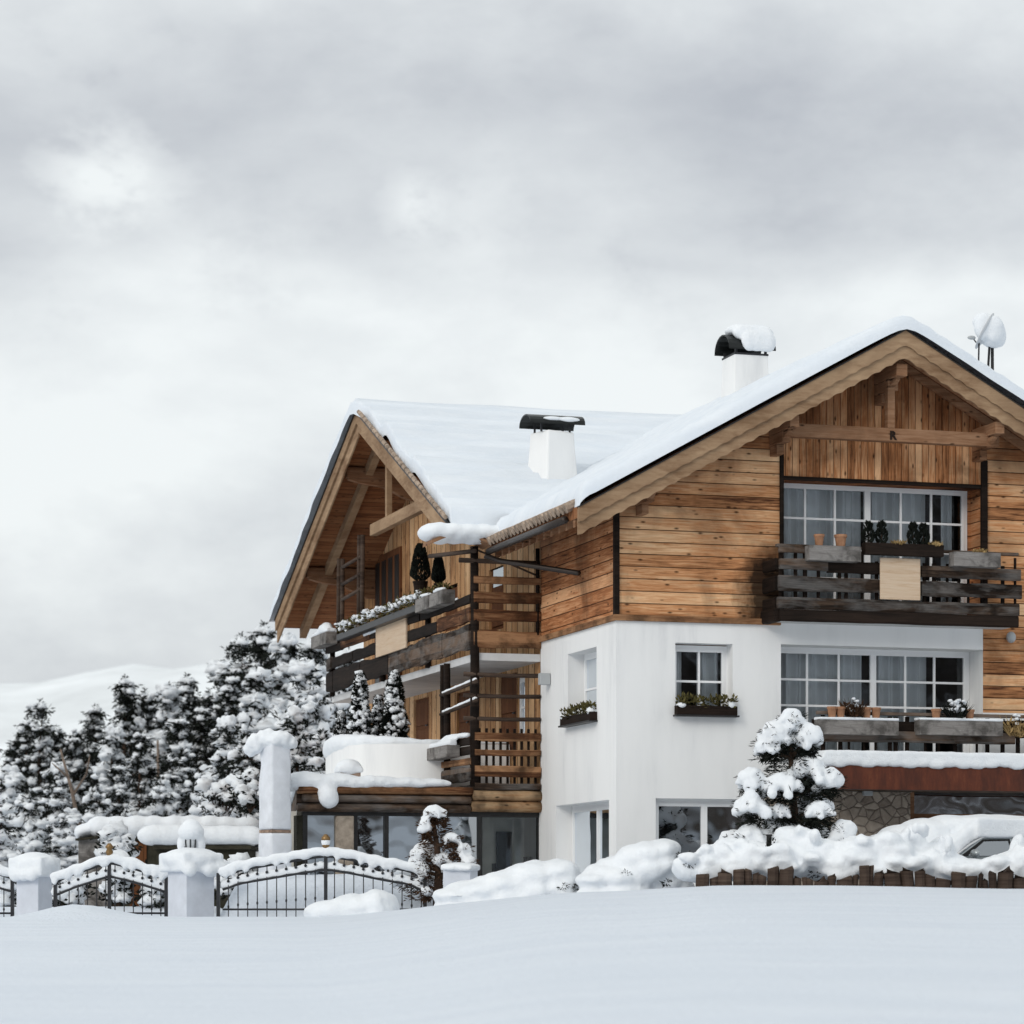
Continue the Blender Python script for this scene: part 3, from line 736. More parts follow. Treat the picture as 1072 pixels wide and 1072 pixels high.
def front_snow(i, j):
    u, v = us[i], vs_[j]
    d = min(u - us[0], us[-1] - u, v - vs_[0])
    # ridge softened
    zz = ZA - TF * (math.sqrt((u - UA) ** 2 + 0.2 ** 2) - 0.19)
    th = SF * edge(d, 0.22) - 0.012 * (d <= 0) + 0.03 * noise.noise(Vector((u * 0.9, v * 0.7, 0))) * edge(d, 0.3)
    th += 0.022 * math.sin((u - UA) * 2 * math.pi / 0.42) * edge(d, 0.5)
    # sag and wander of the rim
    vv = v + (0.05 * noise.noise(Vector((u * 1.3, 3.1, 0))) if j < 5 else 0)
    uu = u + (0.10 * noise.noise(Vector((v * 1.1, 7.7, 0))) if i < 5 else 0)
    zz -= 0.10 * (1 - edge(u - us[0], 0.25))
    return (uu, vv, zz + th)
def clip_faces(o, keep):
    bm = bmesh.new(); bm.from_mesh(o.data)
    bmesh.ops.delete(bm, geom=[f for f in bm.faces if not keep(f.calc_center_median())], context='FACES')
    bm.to_mesh(o.data); bm.free()
so_ = snow_sheet('roof_snow', us, vs_, front_snow, rF, 0.2)
clip_faces(so_, lambda c: not (c.x < UA and c.y > 4.4 and zw(c.y) > zf(c.x) + 0.15))
us2 = seq(UG - 0.16, UER + 0.1, 0.2); vs2 = seq(VN - 0.15, VL + 0.15, 0.16)
def wing_snow(i, j):
    u, v = us2[i], vs2[j]
    d = min((u - us2[0]) * 4.5, v - vs2[0], vs2[-1] - v)
    zz = ZR - TW * (math.sqrt((v - VR) ** 2 + 0.25 ** 2) - 0.08)
    s = (VR - v) / 0.9106                       # distance down the near slope
    th = 0.32 * edge(d, 0.24) - 0.012 * (d <= 0)
    # three settled terraces with fine ripple where the tile rows show through
    for s0 in (2.75, 5.6):
        q = (s - s0 - 0.15 * noise.noise(Vector((u * 0.35, s0, 0))))
        th += 0.26 * math.exp(-max(0, q) / 0.9) * (1 / (1 + math.exp(-q / 0.06))) * (0.75 + 0.5 * noise.noise(Vector((u * 0.3, s0 * 3, 0))))
    th += 0.045 * math.sin(s * 2 * math.pi / 0.42 + noise.noise(Vector((u * .5, s, 0)))) * edge(d, 0.5) + 0.035 * noise.noise(Vector((u * 0.6, v * 0.8, 2))) * edge(d, 0.4)
    uu = u - (0.05 if v > VR else 0) + (0.05 * noise.noise(Vector((v * 1.2, 1.7, 0))) if i < 5 else 0)
    if v < VR - .3 and i < 7: uu += 0.17 * (1 - i / 7) * min(1, (VR - .3 - v) / .6)
    vv = v + (0.08 * noise.noise(Vector((u * 1.2, 9.7, 0))) if j < 5 else 0)
    zz -= 0.08 * (1 - edge(v - vs2[0], 0.25))
    if j < 8: zz -= 0
    return (uu, vv, zz + th)
sw_ = snow_sheet('roof_snow', us2, vs2, wing_snow, rW, 0.2)
clip_faces(sw_, lambda c: not ((c.x > UA and c.y < VT - 0.5) or (UV + 0.4 < c.x <= UA and zf(c.x) > zw(c.y) + 0.3)))

# barge boards: P maps (a, z) into the house; scalloped lower edges
def strip(mb, top, bot, ext):
    n = len(top); ext = Vector(ext)
    V = [Vector(p) for p in top] + [Vector(p) for p in bot]; V += [p + ext for p in V]
    Fc = []
    for i in range(n - 1):
        Fc += [(i, i + 1, n + i + 1, n + i), (2 * n + i, 3 * n + i, 3 * n + i + 1, 2 * n + i + 1), (i, 2 * n + i, 2 * n + i + 1, i + 1), (n + i, n + i + 1, 3 * n + i + 1, 3 * n + i)]
    Fc += [(0, n, 3 * n, 2 * n), (n - 1, 3 * n - 1, 4 * n - 1, 2 * n - 1)]
    mb.add(V, Fc)
def barge(mb, P, aA, zA_, aE, zE_, o0, o1, c0, c1, scal=0.0, per=0.36, start=0.0):
    n = int(abs(aE - aA) / (per / 6)) + 2 if scal else 2
    top, bot = [], []
    for i in range(n):
        t = lerp(start, 1, i / (n - 1)); a = lerp(aA, aE, t); z = lerp(zA_, zE_, t)
        sc_ = scal * abs(math.sin((a - aA) * math.pi / per)) if scal else 0
        top.append(P(a, z - o0, c0)); bot.append(P(a, z - o1 + sc_, c0))
    ext = Vector(P(aA, 0, c1)) - Vector(P(aA, 0, c0))
    strip(mb, top, bot, ext)
b1, b2, b3 = MB(), MB(), MB()
for e in (UE, UER):
    barge(b1, PF, UA, ZA, e, ZE, 0.02, 0.33, -OV - 0.055, -OV - 0.005, 0.03, 0.27)
    barge(b2, PF, UA, ZA, e, ZE, 0.05, 0.58, -OV, -OV + 0.04, 0.035, 0.27)
    barge(b3, PF, UA, ZA, e, ZE, 0.0, 0.025, -OV - 0.075, -OV + 0.05)
b1.build('barge_board', 'barge_wood', house); b2.build('barge_board', 'barge_wood', house); b3.build('roof_edge_flashing', 'dark_metal', house)
b1, b2, b3, b4 = MB(), MB(), MB(), MB()
for vE in (VN, VL):
    zE_ = zw(vE)
    barge(b1, PL, VR, ZR, vE, zE_, 0.03, 0.30, UG - 0.055, UG - 0.005)
    barge(b2, PL, VR, ZR, vE, zE_, 0.28, 0.50 if vE == VN else 0.62, UG, UG + 0.04)
    barge(b3, PL, VR, ZR, vE, zE_, 0.0, 0.03, UG - 0.085, UG + 0.05)
    barge(b4, PL, VR, ZR - TH, vE, zE_ - TH, 0.0, 0.26, UG + 0.62, UG + 0.80)
b1.build('barge_board', 'barge_wood', house); b2.build('barge_board', 'barge_wood', house); b3.build('roof_edge_flashing', 'dark_metal', house)
b4.build('rafter', 'barge_wood', house)
# row of tile ends along the wing's near verge, tiles of the front eave
mb = MB()
nt_ = 26
for i in range(nt_):
    v = lerp(VR - 0.4, VN, (i + 0.5) / nt_); z = zw(v)
    mb.path([(UG - 0.09, v + 0.12, z + 0.10 + 0.05), (UG - 0.09, v - 0.12, z + 0.04)], (0.055, 0.05), 8)
mb.build('verge_tiles', 'tile', house)
mb = MB()
for i in range(22):
    v = lerp(-OV + 0.25, 4.5, (i + 0.5) / 22)
    mb.path([(UE - 0.14, v, ZE - 0.01), (UE + 0.22, v, ZE + 0.19)], (0.10, 0.09), 8)
mb.build('eave_tiles', 'tile', house)
mb = MB()
for i in range(12):
    v = lerp(-OV + 0.3, 4.4, i / 11.0)
    mb.box(UE + 0.02, 0.0, v - 0.06, v + 0.06, -0.16, 0.0)
    for q in range(len(mb.v) - 8, len(mb.v)): p = mb.v[q]; mb.v[q] = (p[0], p[1], p[2] + zf(p[0]) - TH - 0.003)
mb.build('rafter', 'beam_wood', house)
mb = MB()
gp = [(UE - 0.10, v, ZE - 0.20) for v in (-OV + 0.5, 0.8, 2.5, 4.5)]
mb.path(gp, 0.075, 10)
mb.path([gp[-1], (UE - 0.16, 4.55, ZE - 0.3), (UE + 0.1, 4.3, ZE - 0.42), (fu(606, 1.6), 1.6, fz(600, fu(606, 1.6), 1.6))], 0.055, 10)
mb.build('gutter', 'pipe_metal', house, True)

# front gable timbers
mb = MB()
def purlin(u, zt, w=0.2, out=OV - 0.12):
    mb.box(u - w / 2, u + w / 2, -out, 0.0, zt - 0.24, zt); mb.box(u - w / 2 + 0.01, u + w / 2 - 0.01, -out + 0.42, 0.0, zt - 0.46, zt - 0.245)
    mb.path([(u, -out + 0.43, zt - 0.33), (u, -out + 0.2, zt - 0.26)], (0.09, 0.05), 6)
    mb.box(u - w / 2 + 0.02, u + w / 2 - 0.02, -out + 0.75, 0.0, zt - 0.66, zt - 0.465)
uP0, uP1 = fu(832, -OV + 0.12), fu(1047, -OV + 0.12)
purlin(UA, zf(UA) - TH - 0.44, 0.24); purlin(uP0, zf(uP0) - TH - 0.30); purlin(uP1, zf(uP1) - TH - 0.30)
purlin(fu(683, -0.8), zf(fu(683, -0.8)) - TH - 0.02, 0.18); purlin(UW - 0.6, zf(UW - 0.6) - TH - 0.02, 0.18)
mb.build('purlin', 'beam_wood', house, bevel=0.012)
tv = -0.62
mb = MB(); mb.box(fu(824, tv), fu(1044, tv), tv - 0.1, tv + 0.1, fz(463, UA, tv), fz(449, UA, tv)); tb = mb.build('tie_beam', 'beam_wood', house, bevel=0.012)
mb = MB(); uk = fu(931.5, tv); mb.box(uk - 0.08, uk + 0.08, tv - 0.085, tv + 0.085, fz(449, UA, tv) + 0.002, under(UA) - 0.1); mb.build('king_post', 'beam_wood', house, bevel=0.012)
tx = bpy.data.curves.new('emblem', 'FONT'); tx.body = 'R'; tx.size = 0.24; tx.extrude = 0.012; tx.align_x = 'CENTER'; tx.offset = 0.006
txo = bpy.data.objects.new('emblem', tx); TMP.collection.objects.link(txo)
TMP.view_layers[0].update(); ems = bpy.data.meshes.new_from_object(txo.evaluated_get(TMP.view_layers[0].depsgraph)); bpy.data.objects.remove(txo)
ems.materials.clear(); txo = link(ems, 'emblem', 'charred')
txo.parent = tb; txo.location = (fu(932.5, tv), tv - 0.112, fz(461, UA, tv) ); txo.rotation_euler = (math.pi / 2, 0, 0)
mb = MB()
for vq in (-0.80, -0.25):
    for s in (-1, 1):
        e = UA + s * 5.7
        barge(mb, PF, UA + s * 0.12, zf(UA + 0.12) - TH - 0.004, e, zf(e) - TH - 0.004, 0.0, 0.17, vq - 0.06, vq + 0.06)
mb.build('rafter', 'beam_wood', house)

# wing gable timbers
mb = MB()
def purlinw(v, zt, w=0.24, out=UG + 0.15):
    mb.box(out, 0.0, v - w / 2, v + w / 2, zt - 0.26, zt)
    # scrolled lower bracket
    n = 9; top, bot = [], []
    for i in range(n):
        t = i / (n - 1); u = lerp(out + 0.05, -0.0, t)
        top.append((u, v - w / 2 + 0.02, zt - 0.262)); bot.append((u, v - w / 2 + 0.02, zt - 0.30 - 0.42 * sstep(0, 1, t) - 0.05 * math.sin(t * 9)))
    strip(mb, top, bot, (0, w - 0.04, 0))
purlinw(VR, zw(VR) - TH - 0.02); vp = fv(356, UG); purlinw(vp, zw(vp) - TH - 0.02); purlinw(2 * VR - vp, zw(vp) - TH - 0.02)
vq = fv(315, UG); purlinw(vq, zw(vq) - TH - 0.02)
mb.build('purlin', 'beam_wood', house, bevel=0.012)
ut = UG + 0.75
va, vb = fv(394, ut), fv(446, ut); zt = fz(541, ut, (va + vb) / 2)
mb = MB(); mb.box(ut - 0.09, ut + 0.09, min(va, vb) - 1.2, max(va, vb) + 0.3, zt - 0.14, zt + 0.14); mb.build('tie_beam', 'barge_wood', house, bevel=0.012)
mb = MB(); mb.box(ut - 0.07, ut + 0.07, VR - 0.08, VR + 0.08, zt + 0.142, zw(VR) - TH); mb.build('king_post', 'barge_wood', house, bevel=0.012)

# --- walls of the wing
ZT = fz(823, UB, VC)                                # terrace level
VEND = VE + 2.3
zl = lambda py, v: fz(py, 0, v)
unw = lambda v: zw(v) - 0.21
def vz(px, pt, pb): v = fv(px, 0.0); return v, fz(pt, 0, v), fz(pb, 0, v)
zmid = fz(690, UB, VC) - 0.02                          # underside of the upper balcony
holes = []
def hole(p0, p1, pt, pb):
    v0, v1 = sorted((fv(p0, 0), fv(p1, 0))); vm_ = (v0 + v1) / 2
    h = (v0, v1, fz(pb, 0, vm_), fz(pt, 0, vm_), 0.2); holes.append(h); return h
h1 = hole(433, 449, 731, 790); h2 = hole(478, 492, 724, 790); h3 = hole(522, 541, 706, 790); h4 = hole(541.5, 549.5, 706, 775)
lo = [h for h in holes]
wall_with_holes('timber_wall', PL, VC, VEND, ZT - 0.4, zmid + 0.25, lo, 'siding_upright')
for h in (h1, h2, h3):
    mb = MB(); mb.boxP(PL, h[0], h[1], h[2], h[3], 0.06, 0.12)
    f = 0.09
    mb.boxP(PL, h[0] + f, h[1] - f, h[2] + f, lerp(h[2], h[3], 0.45), 0.03, 0.059); mb.boxP(PL, h[0] + f, h[1] - f, lerp(h[2], h[3], 0.52), h[3] - f, 0.03, 0.059)
    d_ = mb.build('door', 'brown_door', house, bevel=0.008)
    k = MB(); k.path([(0.0, h[0] + 0.14, lerp(h[2], h[3], 0.5)), (0.0, h[0] + 0.3, lerp(h[2], h[3], 0.5))], 0.018, 8); k.build('handle', 'iron', d_, True)
window(PL, h4[0], h4[1], h4[2], h4[3], 0.06, [(h4[0] + 0.05, h4[1] - 0.05)], 1, 2, 0.1)
holes = []
g1 = hole(464, 479, 583, 660); g2 = hole(512, 527, 568, 660)
g3 = None
lv0, lv1 = sorted((fv(421, 0.0), fv(394, 0.0)))
wall_with_holes('timber_wall', PL, VC, VEND, zmid + 0.25, 7.75, [g1, g2], 'siding_upright')
MB().quad((0, VC, 7.75), (0, VEND, 7.75), (0, VEND, min(unw(VEND), 20)), (0, VR, unw(VR)), (0, VC, unw(VC))).build('gable_boarding', 'siding_upright', house, recalc=False)
for h in (g1, g2):
    mb = MB(); mb.boxP(PL, h[0], h[1], h[2], h[3], 0.06, 0.12); mb.boxP(PL, h[0] + 0.1, h[1] - 0.1, h[2] + 0.1, h[2] + 0.9, 0.03, 0.059)
    d_ = mb.build('door', 'brown_door', house, bevel=0.008)
    k = MB(); k.boxP(PL, h[0] + 0.14, h[1] - 0.14, h[2] + 1.0, h[3] - 0.15, 0.05, 0.058); k.build('pane', 'glass_sky', d_)
mb = MB(); mb.boxP(PL, lv0, lv1, zmid + 0.2, fz(572, 0, lv0), -0.05, -0.004); d_ = mb.build('loggia_shade_panel', 'brown_door', house)  # dark panel with dark panes, added in place of the gable's shaded depth
mb = MB(); n_ = 4
for k in range(n_): mb.boxP(PL, lerp(lv0, lv1, k / n_) + .12, lerp(lv0, lv1, (k + 1) / n_) - .12, zmid + 0.5, fz(575, 0, lv0) - .1, -0.06, -0.052)
mb.build('pane', 'dark_metal', d_)
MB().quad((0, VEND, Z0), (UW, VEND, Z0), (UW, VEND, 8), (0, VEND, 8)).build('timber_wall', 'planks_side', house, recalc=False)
MB().quad((0, VC, Z0), (0, VEND, Z0), (0, VEND, ZT), (0, VC, ZT)).build('plaster_wall', 'plaster', house, recalc=False)
# --- upper balcony of the wing
ub = lambda px: fv(px, UB)
zb = lambda py: fz(py, UB, VC)                      # heights read at the balcony corner
dk = MB(); dk.box(UB + 0.06, 0.0, VC + 0.02, VE, zmid, zmid + 0.16)
bal = dk.build('upper_balcony', 'white_soffit', house)
rows = [(603, 611), (619, 630.5), (638, 649.5), (660, 677.5)]
mbs = {'weathered': MB(), 'weathered_warm': MB(), 'charred': MB()}
for k, (pt, pb) in enumerate(rows):                  # short side facing the viewer
    zt_, zb_ = zb(pt), zb(pb); mm = 'weathered_warm'
    mbs[mm].plank((UB - 0.04, VC - 0.03 + 0.004 * k, (zt_ + zb_) / 2), (-0.01, VC - 0.03 + 0.004 * k, (zt_ + zb_) / 2), zt_ - zb_, 0.10, k + 1, 0.12)
rows2 = [(622, 631), (637, 650.5), (654, 680)]
rr = random.Random(3)
for k, (pt, pb) in enumerate(rows2):
    zt_, zb_ = zb(pt), zb(pb); v = VC + 0.03
    while v < VE:
        L = rr.uniform(1.6, 3.4); v2 = min(VE, v + L)
        mm = rr.choice(['weathered', 'charred', 'charred', 'weathered_warm'])
        if k == 2: mm = 'charred' if v > VC + 6 else 'weathered'
        mbs[mm].plank((UB - 0.05 - rr.uniform(0, 0.03), v, (zt_ + zb_) / 2 + rr.uniform(-0.02, 0.02)), (UB - 0.05 - rr.uniform(0, 0.03), v2 - 0.05, (zt_ + zb_) / 2 + rr.uniform(-0.02, 0.02)), (zt_ - zb_) * rr.uniform(0.9, 1.05), 0.09, rr.random() * 9, 0.13)
        v = v2
for k in mbs: mbs[k].build('railing_board', k, bal)
po = MB()
po.path([(UB, VC + 0.02, ZT), (UB + 0.01, VC + 0.02, 5.2), (UB, VC + 0.02, zb(572))], (0.10, 0.10, 0.085), 9)
for v in (VC + 3.9, VC + 8.0, VE - 0.2):
    po.path([(UB + 0.03, v, zb(684)), (UB + 0.03, v, zb(618))], 0.07, 8)
po.path([(UB, ub(468), ZT + 0.1), (UB, ub(468), zb(686))], 0.075, 8)
po.path([(UB, ub(463), ZT + 0.1), (UB, ub(463), zb(686))], 0.05, 8)
po.path([(-0.08, VC - 0.03, ZB + 0.1), (-0.08, VC - 0.03, zb(572))], 0.045, 8)
po.build('post', 'charred', bal, True)
rl = MB()
rl.path([(UB - 0.35, VC - 0.02, zb(587)), (-0.03, VC - 0.02, zb(587.5))], (0.055, 0.05), 8)
rl.path([(UB - 0.1, VC - 0.02, zb(573)), (-0.03, VC - 0.02, zb(601.5))], 0.022, 6)
for py in (706, 728, 752):
    rl.path([(UB - 0.25, VC - 0.03, zb(py)), (UB + 0.7, VC - 0.03, zb(py + 0.7)), (-0.02, VC - 0.03, zb(py))], (0.05, 0.045, 0.05), 8)
rl.path([(UB - 0.05, ub(452), zb(575) + 0.25), (UB - 0.05, VC - 0.2, zb(575) - 0.06)], 0.05, 8)
rl.build('rail', 'post_bark', bal, True)
# pergola trellis at the far end of the balcony: two pairs of poles with rungs
tr = MB(); tv0, tv1 = ub(379), ub(358)
for v in (tv0, tv0 + 0.35, tv1, tv1 + 0.4):
    tr.path([(UB, v, zb(620)), (UB + 0.02, v, fz(560 if v < tv0 + 1 else 585, UB, v))], 0.055, 8)
for py in (606, 622, 588):
    tr.path([(UB, tv0, fz(py - 6, UB, tv0)), (UB, tv1, fz(py + 6, UB, tv1))], 0.045, 8)
tr.build('trellis', 'post_bark', bal, True)
sg = MB(); s0, s1 = ub(431.5), ub(400); sm_ = (s0 + s1) / 2
sg.hexa([(UB - 0.16, s0, fz(681, UB, s0) + 0.06), (UB - 0.11, s0, fz(681, UB, s0) + 0.06), (UB - 0.11, s1, fz(681, UB, s0) + 0.06), (UB - 0.16, s1, fz(681, UB, s0) + 0.06),
         (UB - 0.16, s0, fz(637.5, UB, s0)), (UB - 0.11, s0, fz(637.5, UB, s0)), (UB - 0.11, s1, fz(637.5, UB, s0)), (UB - 0.16, s1, fz(637.5, UB, s0))])
sg.build('panel', 'sign_wood', bal, bevel=0.01)
snow('ledge_snow', [('t', [(UB - 0.06, ub(470), zb(622)), (UB - 0.06, ub(482), zb(622))], 0.05), ('t', [(UB - 0.08, ub(399), zb(623)), (UB - 0.08, ub(385), zb(623))], 0.06)], bal, 0.03, 4, 0.01)
# arched hood over the corner with its snow
hu0, hu1 = fu(449, VC - 0.3), fu(512, VC - 0.3)
ar = MB(); n = 12; top, bot = [], []
for i in range(n + 1):
    t = i / n; u = lerp(hu0, hu1, t); arch = 0.20 * math.sin(math.pi * t)
    top.append((u, VC - 0.55, zb(573) + arch + 0.06)); bot.append((u, VC - 0.55, zb(573) + arch - 0.02))
strip(ar, top, bot, (0, 0.75, 0)); hood = ar.build('hood', 'beam_wood', house)
pr = []
for i in range(15):
    t = i / 14; u = lerp(hu0 + 0.08, hu1 + 0.35, t)
    pr.append(('e', (u, VC - 0.15, zb(560.5) + 0.03 * math.sin(i * 2.1)), (0.26, 0.52, 0.20)))
pr.append(('b', (hu0 - 0.05, VC - 0.55, zb(566)), (hu1 + 0.4, VC + 0.4, zb(559))))
snow('hood_snow', pr, hood, 0.05, 6, 0.02)

# --- lower balcony of the wing: side boards and rough planks beside the terrace wall
dk = MB(); dk.box(UB + 0.05, 0.0, VC + 0.02, ub(455), ZT - 0.06, ZT + 0.05)
bal2 = dk.build('lower_balcony', 'weathered', house)
mbs = {'weathered': MB(), 'weathered_warm': MB(), 'charred': MB()}
for k, (pt, pb, mm) in enumerate([(767, 775.5, 'weathered_warm'), (784.5, 791, 'weathered_warm'), (801.5, 813.5, 'weathered_warm'), (820, 826.5, 'weathered')]):
    zt_, zb_ = zb(pt), zb(pb)
    mbs[mm].plank((UB - 0.02, VC - 0.04, (zt_ + zb_) / 2), (-0.02, VC - 0.04, (zt_ + zb_) / 2), zt_ - zb_, 0.10, k + 21, 0.12)
for k, (p0, p1, pt, pb, mm) in enumerate([(497, 462, 781, 790, 'charred'), (497, 466, 793, 800, 'weathered_warm'), (497, 462, 803, 818, 'weathered'), (496, 478, 772, 780, 'charred')]):
    zt_, zb_ = zb(pt), zb(pb)
    mbs[mm].plank((UB - 0.05 - 0.006 * k, VC - 0.02, (zt_ + zb_) / 2), (UB - 0.05 - 0.006 * k, ub(p1), (zt_ + zb_) / 2 + 0.02), zt_ - zb_, 0.10, k + 31, 0.12)
for k in mbs: mbs[k].build('railing_board', k, bal2)
pk = MB()
for i in range(9):
    u = lerp(UB + 0.12, -0.1, i / 8.0); pk.box(u - 0.025, u + 0.025, VC + 0.035, VC + 0.07, zb(822), zb(762))
pk.build('picket', 'charred', bal2)
bx = MB(); bx.box(UB - 0.42, UB - 0.12, ub(482) - 0.4, ub(457), zb(791), zb(778)); bx.build('side_box', 'grey_box', bal2, bevel=0.015)
rl = MB()
for py in (728, 748):
    rl.path([(UB - 0.03, VC - 0.25, zb(py - 14)), (UB - 0.03, ub(463), fz(py, UB, ub(463)))], 0.045, 8)
rl.build('rail', 'post_bark', bal2, True)
pr = [('t', [(UB - 0.03, VC - 0.2, zb(py - 14) + 0.05), (UB - 0.03, ub(465), fz(py, UB, ub(465)) + 0.05)], 0.045) for py in (728, 748)]
pr += [('t', [(UB - 0.27, ub(482) - 0.4, zb(776)), (UB - 0.27, ub(457), zb(777))], 0.10), ('t', [(UB - 0.1, VC + 0.1, zb(769)), (UB - 0.2, ub(478), zb(768)), (UB - 0.25, ub(470), zb(775))], 0.06)]
snow('rail_snow', pr, bal2, 0.03, 4, 0.012)

# --- ground-floor extension with log fascia, terrace on top
ue = fu(312, VC); zf0, zf1 = zb(851), zb(823)
ul = fu(303, VEND)
ext = MB(); slab(ext, [(ue, VC + 0.16), (0, VC + 0.16), (0, VEND), (ul, VEND)], lambda p: ZT - 0.07, ZT - 0.12 - zf0)
te = ext.build('terrace_slab', 'weathered', house)
for k, (u0, u1, pt, pb, dv) in enumerate([(UB - 0.05, -0.005, 827, 838.4, 0), (UB - 0.08, -0.005, 838.6, 850, 0.01), (ue, UB - 0.06, 824, 833, 0.03), (ue + 0.1, UB - 0.1, 833.5, 842, 0.02), (ue, UB - 0.11, 842.5, 851.5, 0.03)]):
    zt_, zb_ = zb(pt), zb(pb)
    mb = MB().plank((u0, VC + dv, (zt_ + zb_) / 2), (u1, VC + dv, (zt_ + zb_) / 2), zt_ - zb_, 0.26, k + 51, 0.05, square=False)
    mb.build('fascia_log', 'fascia_log' if k < 2 else 'weathered_warm' if k == 2 else 'weathered', house, True)
pr = [('b', (ue - 0.1, VC - 0.06, zf1 - 0.02), (UB - 0.5, VC + 3.5, zf1 + 0.12)), ('h', [(ue - 0.1, VC, zf1 - 0.02), (UB - 0.2, VC + 2, zf1 - 0.02), (-0.1, VEND, zf1 - 0.02), (ul - 0.1, VEND, zf1 - 0.02), (ue - 0.1, VC, zf1 + 0.15), (UB - 0.2, VC + 2, zf1 + 0.1), (-0.1, VEND, zf1 + 0.15), (ul - 0.1, VEND, zf1 + 0.15)])]
for i in range(16):
    u = lerp(ue, UB - 0.9, i / 15); h_ = lerp(0.21, 0.10, i / 15)
    pr.append(('e', (u, VC + 0.12, zf1 + 0.05 + 0.02 * math.sin(i * 1.7)), (0.3, 0.28, h_)))
pr.append(('e', (ue + 0.62, VC - 0.12, zb(837)), (0.24, 0.2, 0.24)))
snow('terrace_snow', pr, te, 0.06, 6, 0.03)
# glazing: dark frames, sky-bright panes, a clear corner pane
fpx = [318, 321.5, 352, 370, 374, 403, 407, 501, 504.5, 563.5, 567]
Pg = PF; cg = VC + 0.12; gz0, gz1 = -0.15, zf0 + 0.04
ug_ = lambda px: fu(px, cg)
fr = MB()
for (a, b_) in ((317, 322), (370, 374.5), (402.5, 407), (449, 452), (500.5, 505), (563, 566.5)):
    fr.boxP(Pg, ug_(a), ug_(b_), gz0, gz1 - 0.12, cg, cg + 0.12)
fr.boxP(Pg, ug_(317), ug_(566.5), gz1 - 0.12, gz1, cg - 0.02, cg + 0.14)
gw = fr.build('glazed_front', 'dark_metal', house)
for (a, b_, mm) in ((322, 351.5, 'glass_field'), (374.5, 402.5, 'glass_field'), (407, 449, 'glass_field'), (452, 500.5, 'glass_field'), (505, 563, 'glass_clear')):
    MB().quad(*[Pg(ug_(q), r_, cg + 0.06) for q, r_ in ((a, gz0), (b_, gz0), (b_, gz1 - 0.12), (a, gz1 - 0.12))]).build('pane', mm, gw, recalc=False)
rm = MB(); rd = cg + 1.1
rm.quad((ue, rd, gz0), (0, rd, gz0), (0, rd, gz1), (ue, rd, gz1)); rm.quad((0, cg + 0.13, gz0), (0, rd, gz0), (0, rd, gz1), (0, cg + 0.13, gz1)); rm.quad((ue, cg, gz0), (lerp(ue, ul, 0.2), lerp(cg, VEND, 0.2), gz0), (lerp(ue, ul, 0.2), lerp(cg, VEND, 0.2), gz1), (ue, cg, gz1)); rm.quad((ue, cg, gz0), (0, cg, gz0), (0, rd, gz0), (ue, rd, gz0)); 
rm.build('room', 'room_light', gw, recalc=False)
MB().quad((ue, cg, gz0), (ul, VEND, gz0), (ul, VEND, gz1), (ue, cg, gz1)).build('side_wall', 'plaster', house, recalc=False)
idr = MB(); idr.box(fu(520, rd - 0.1), fu(536, rd - 0.1), rd - 0.12, rd - 0.05, gz0, 1.75); idr.box(fu(545, rd - 0.1), fu(556, rd - 0.1), rd - 0.6, rd - 0.3, gz0, 1.2); idr.box(fu(508, rd), fu(516, rd), rd - 0.8, rd - 0.5, gz0, 1.05); idr.build('furniture', 'room_dark', gw)
MB().boxP(Pg, ug_(351.5), ug_(370), gz0, gz1 - 0.125, cg - 0.06, cg + 0.3).build('stone_pier', 'stone_pier', house, bevel=0.02)
MB().boxP(Pg, ue, ug_(317), gz0, gz1 - 0.125, cg + 0.01, cg + 0.3).build('dark_cladding', 'hut_wood', house)

# --- curved white parapet of the terrace
pts = []
for px, dv in ((532, 2.3), (500, 2.35), (470, 2.4), (440, 2.5), (410, 2.7), (385, 3.1), (366, 3.8), (354, 4.8), (348.5, 6.2), (347, 8.0)):
    v = VC + dv; pts.append((fu(px, v), v))
ptop = zb(772.5)
N = len(pts); ring = []
for i in range(N):
    a_, e_ = pts[max(i - 1, 0)], pts[min(i + 1, N - 1)]
    d = Vector((e_[0] - a_[0], e_[1] - a_[1], 0)).normalized(); nrm = Vector((d.y, -d.x, 0)) * -0.14
    ring.append((pts[i][0], pts[i][1], pts[i][0] + nrm.x, pts[i][1] + nrm.y))
pm = MB(); V = []
for q in ring: V += [(q[0], q[1], ZT - 0.1), (q[0], q[1], ptop), (q[2], q[3], ptop), (q[2], q[3], ZT - 0.1)]
Fc = [(0, 1, 2, 3), (4 * N - 1, 4 * N - 2, 4 * N - 3, 4 * N - 4)]
for i in range(N - 1):
    for k in range(3): Fc.append((4 * i + k, 4 * i + k + 1, 4 * i + 5 + k, 4 * i + 4 + k))
pm.add(V, Fc); par = pm.build('terrace_parapet', 'plaster', house, True)
es = par.modifiers.new('edge', 'EDGE_SPLIT'); es.split_angle = math.radians(50)
snow('ledge_snow', [('t', [(a, e + 0.03, ptop + 0.03 + (0.015 if i < 4 else 0.05)) for i, (a, e) in enumerate(pts)], [0.035, 0.04, 0.05, 0.07, 0.10, 0.15, 0.2, 0.24, 0.24, 0.2])], par, 0.04, 4, 0.015)
# short brick flue on the terrace
cu_, cv_ = fu(365, VC + 1.4), VC + 1.4
fl = MB().box(cu_ - 0.22, cu_ + 0.22, cv_ - 0.2, cv_ + 0.2, ZT, fz(806, cu_, cv_)).build('short_flue', 'brick', house, bevel=0.02)
snow('flue_snow', [('e', (cu_, cv_, fz(804, cu_, cv_)), (0.30, 0.28, 0.2)), ('b', (cu_ - 0.28, cv_ - 0.25, fz(809, cu_, cv_)), (cu_ + 0.28, cv_ + 0.25, fz(803, cu_, cv_)))], fl, 0.04, 5, 0.015)

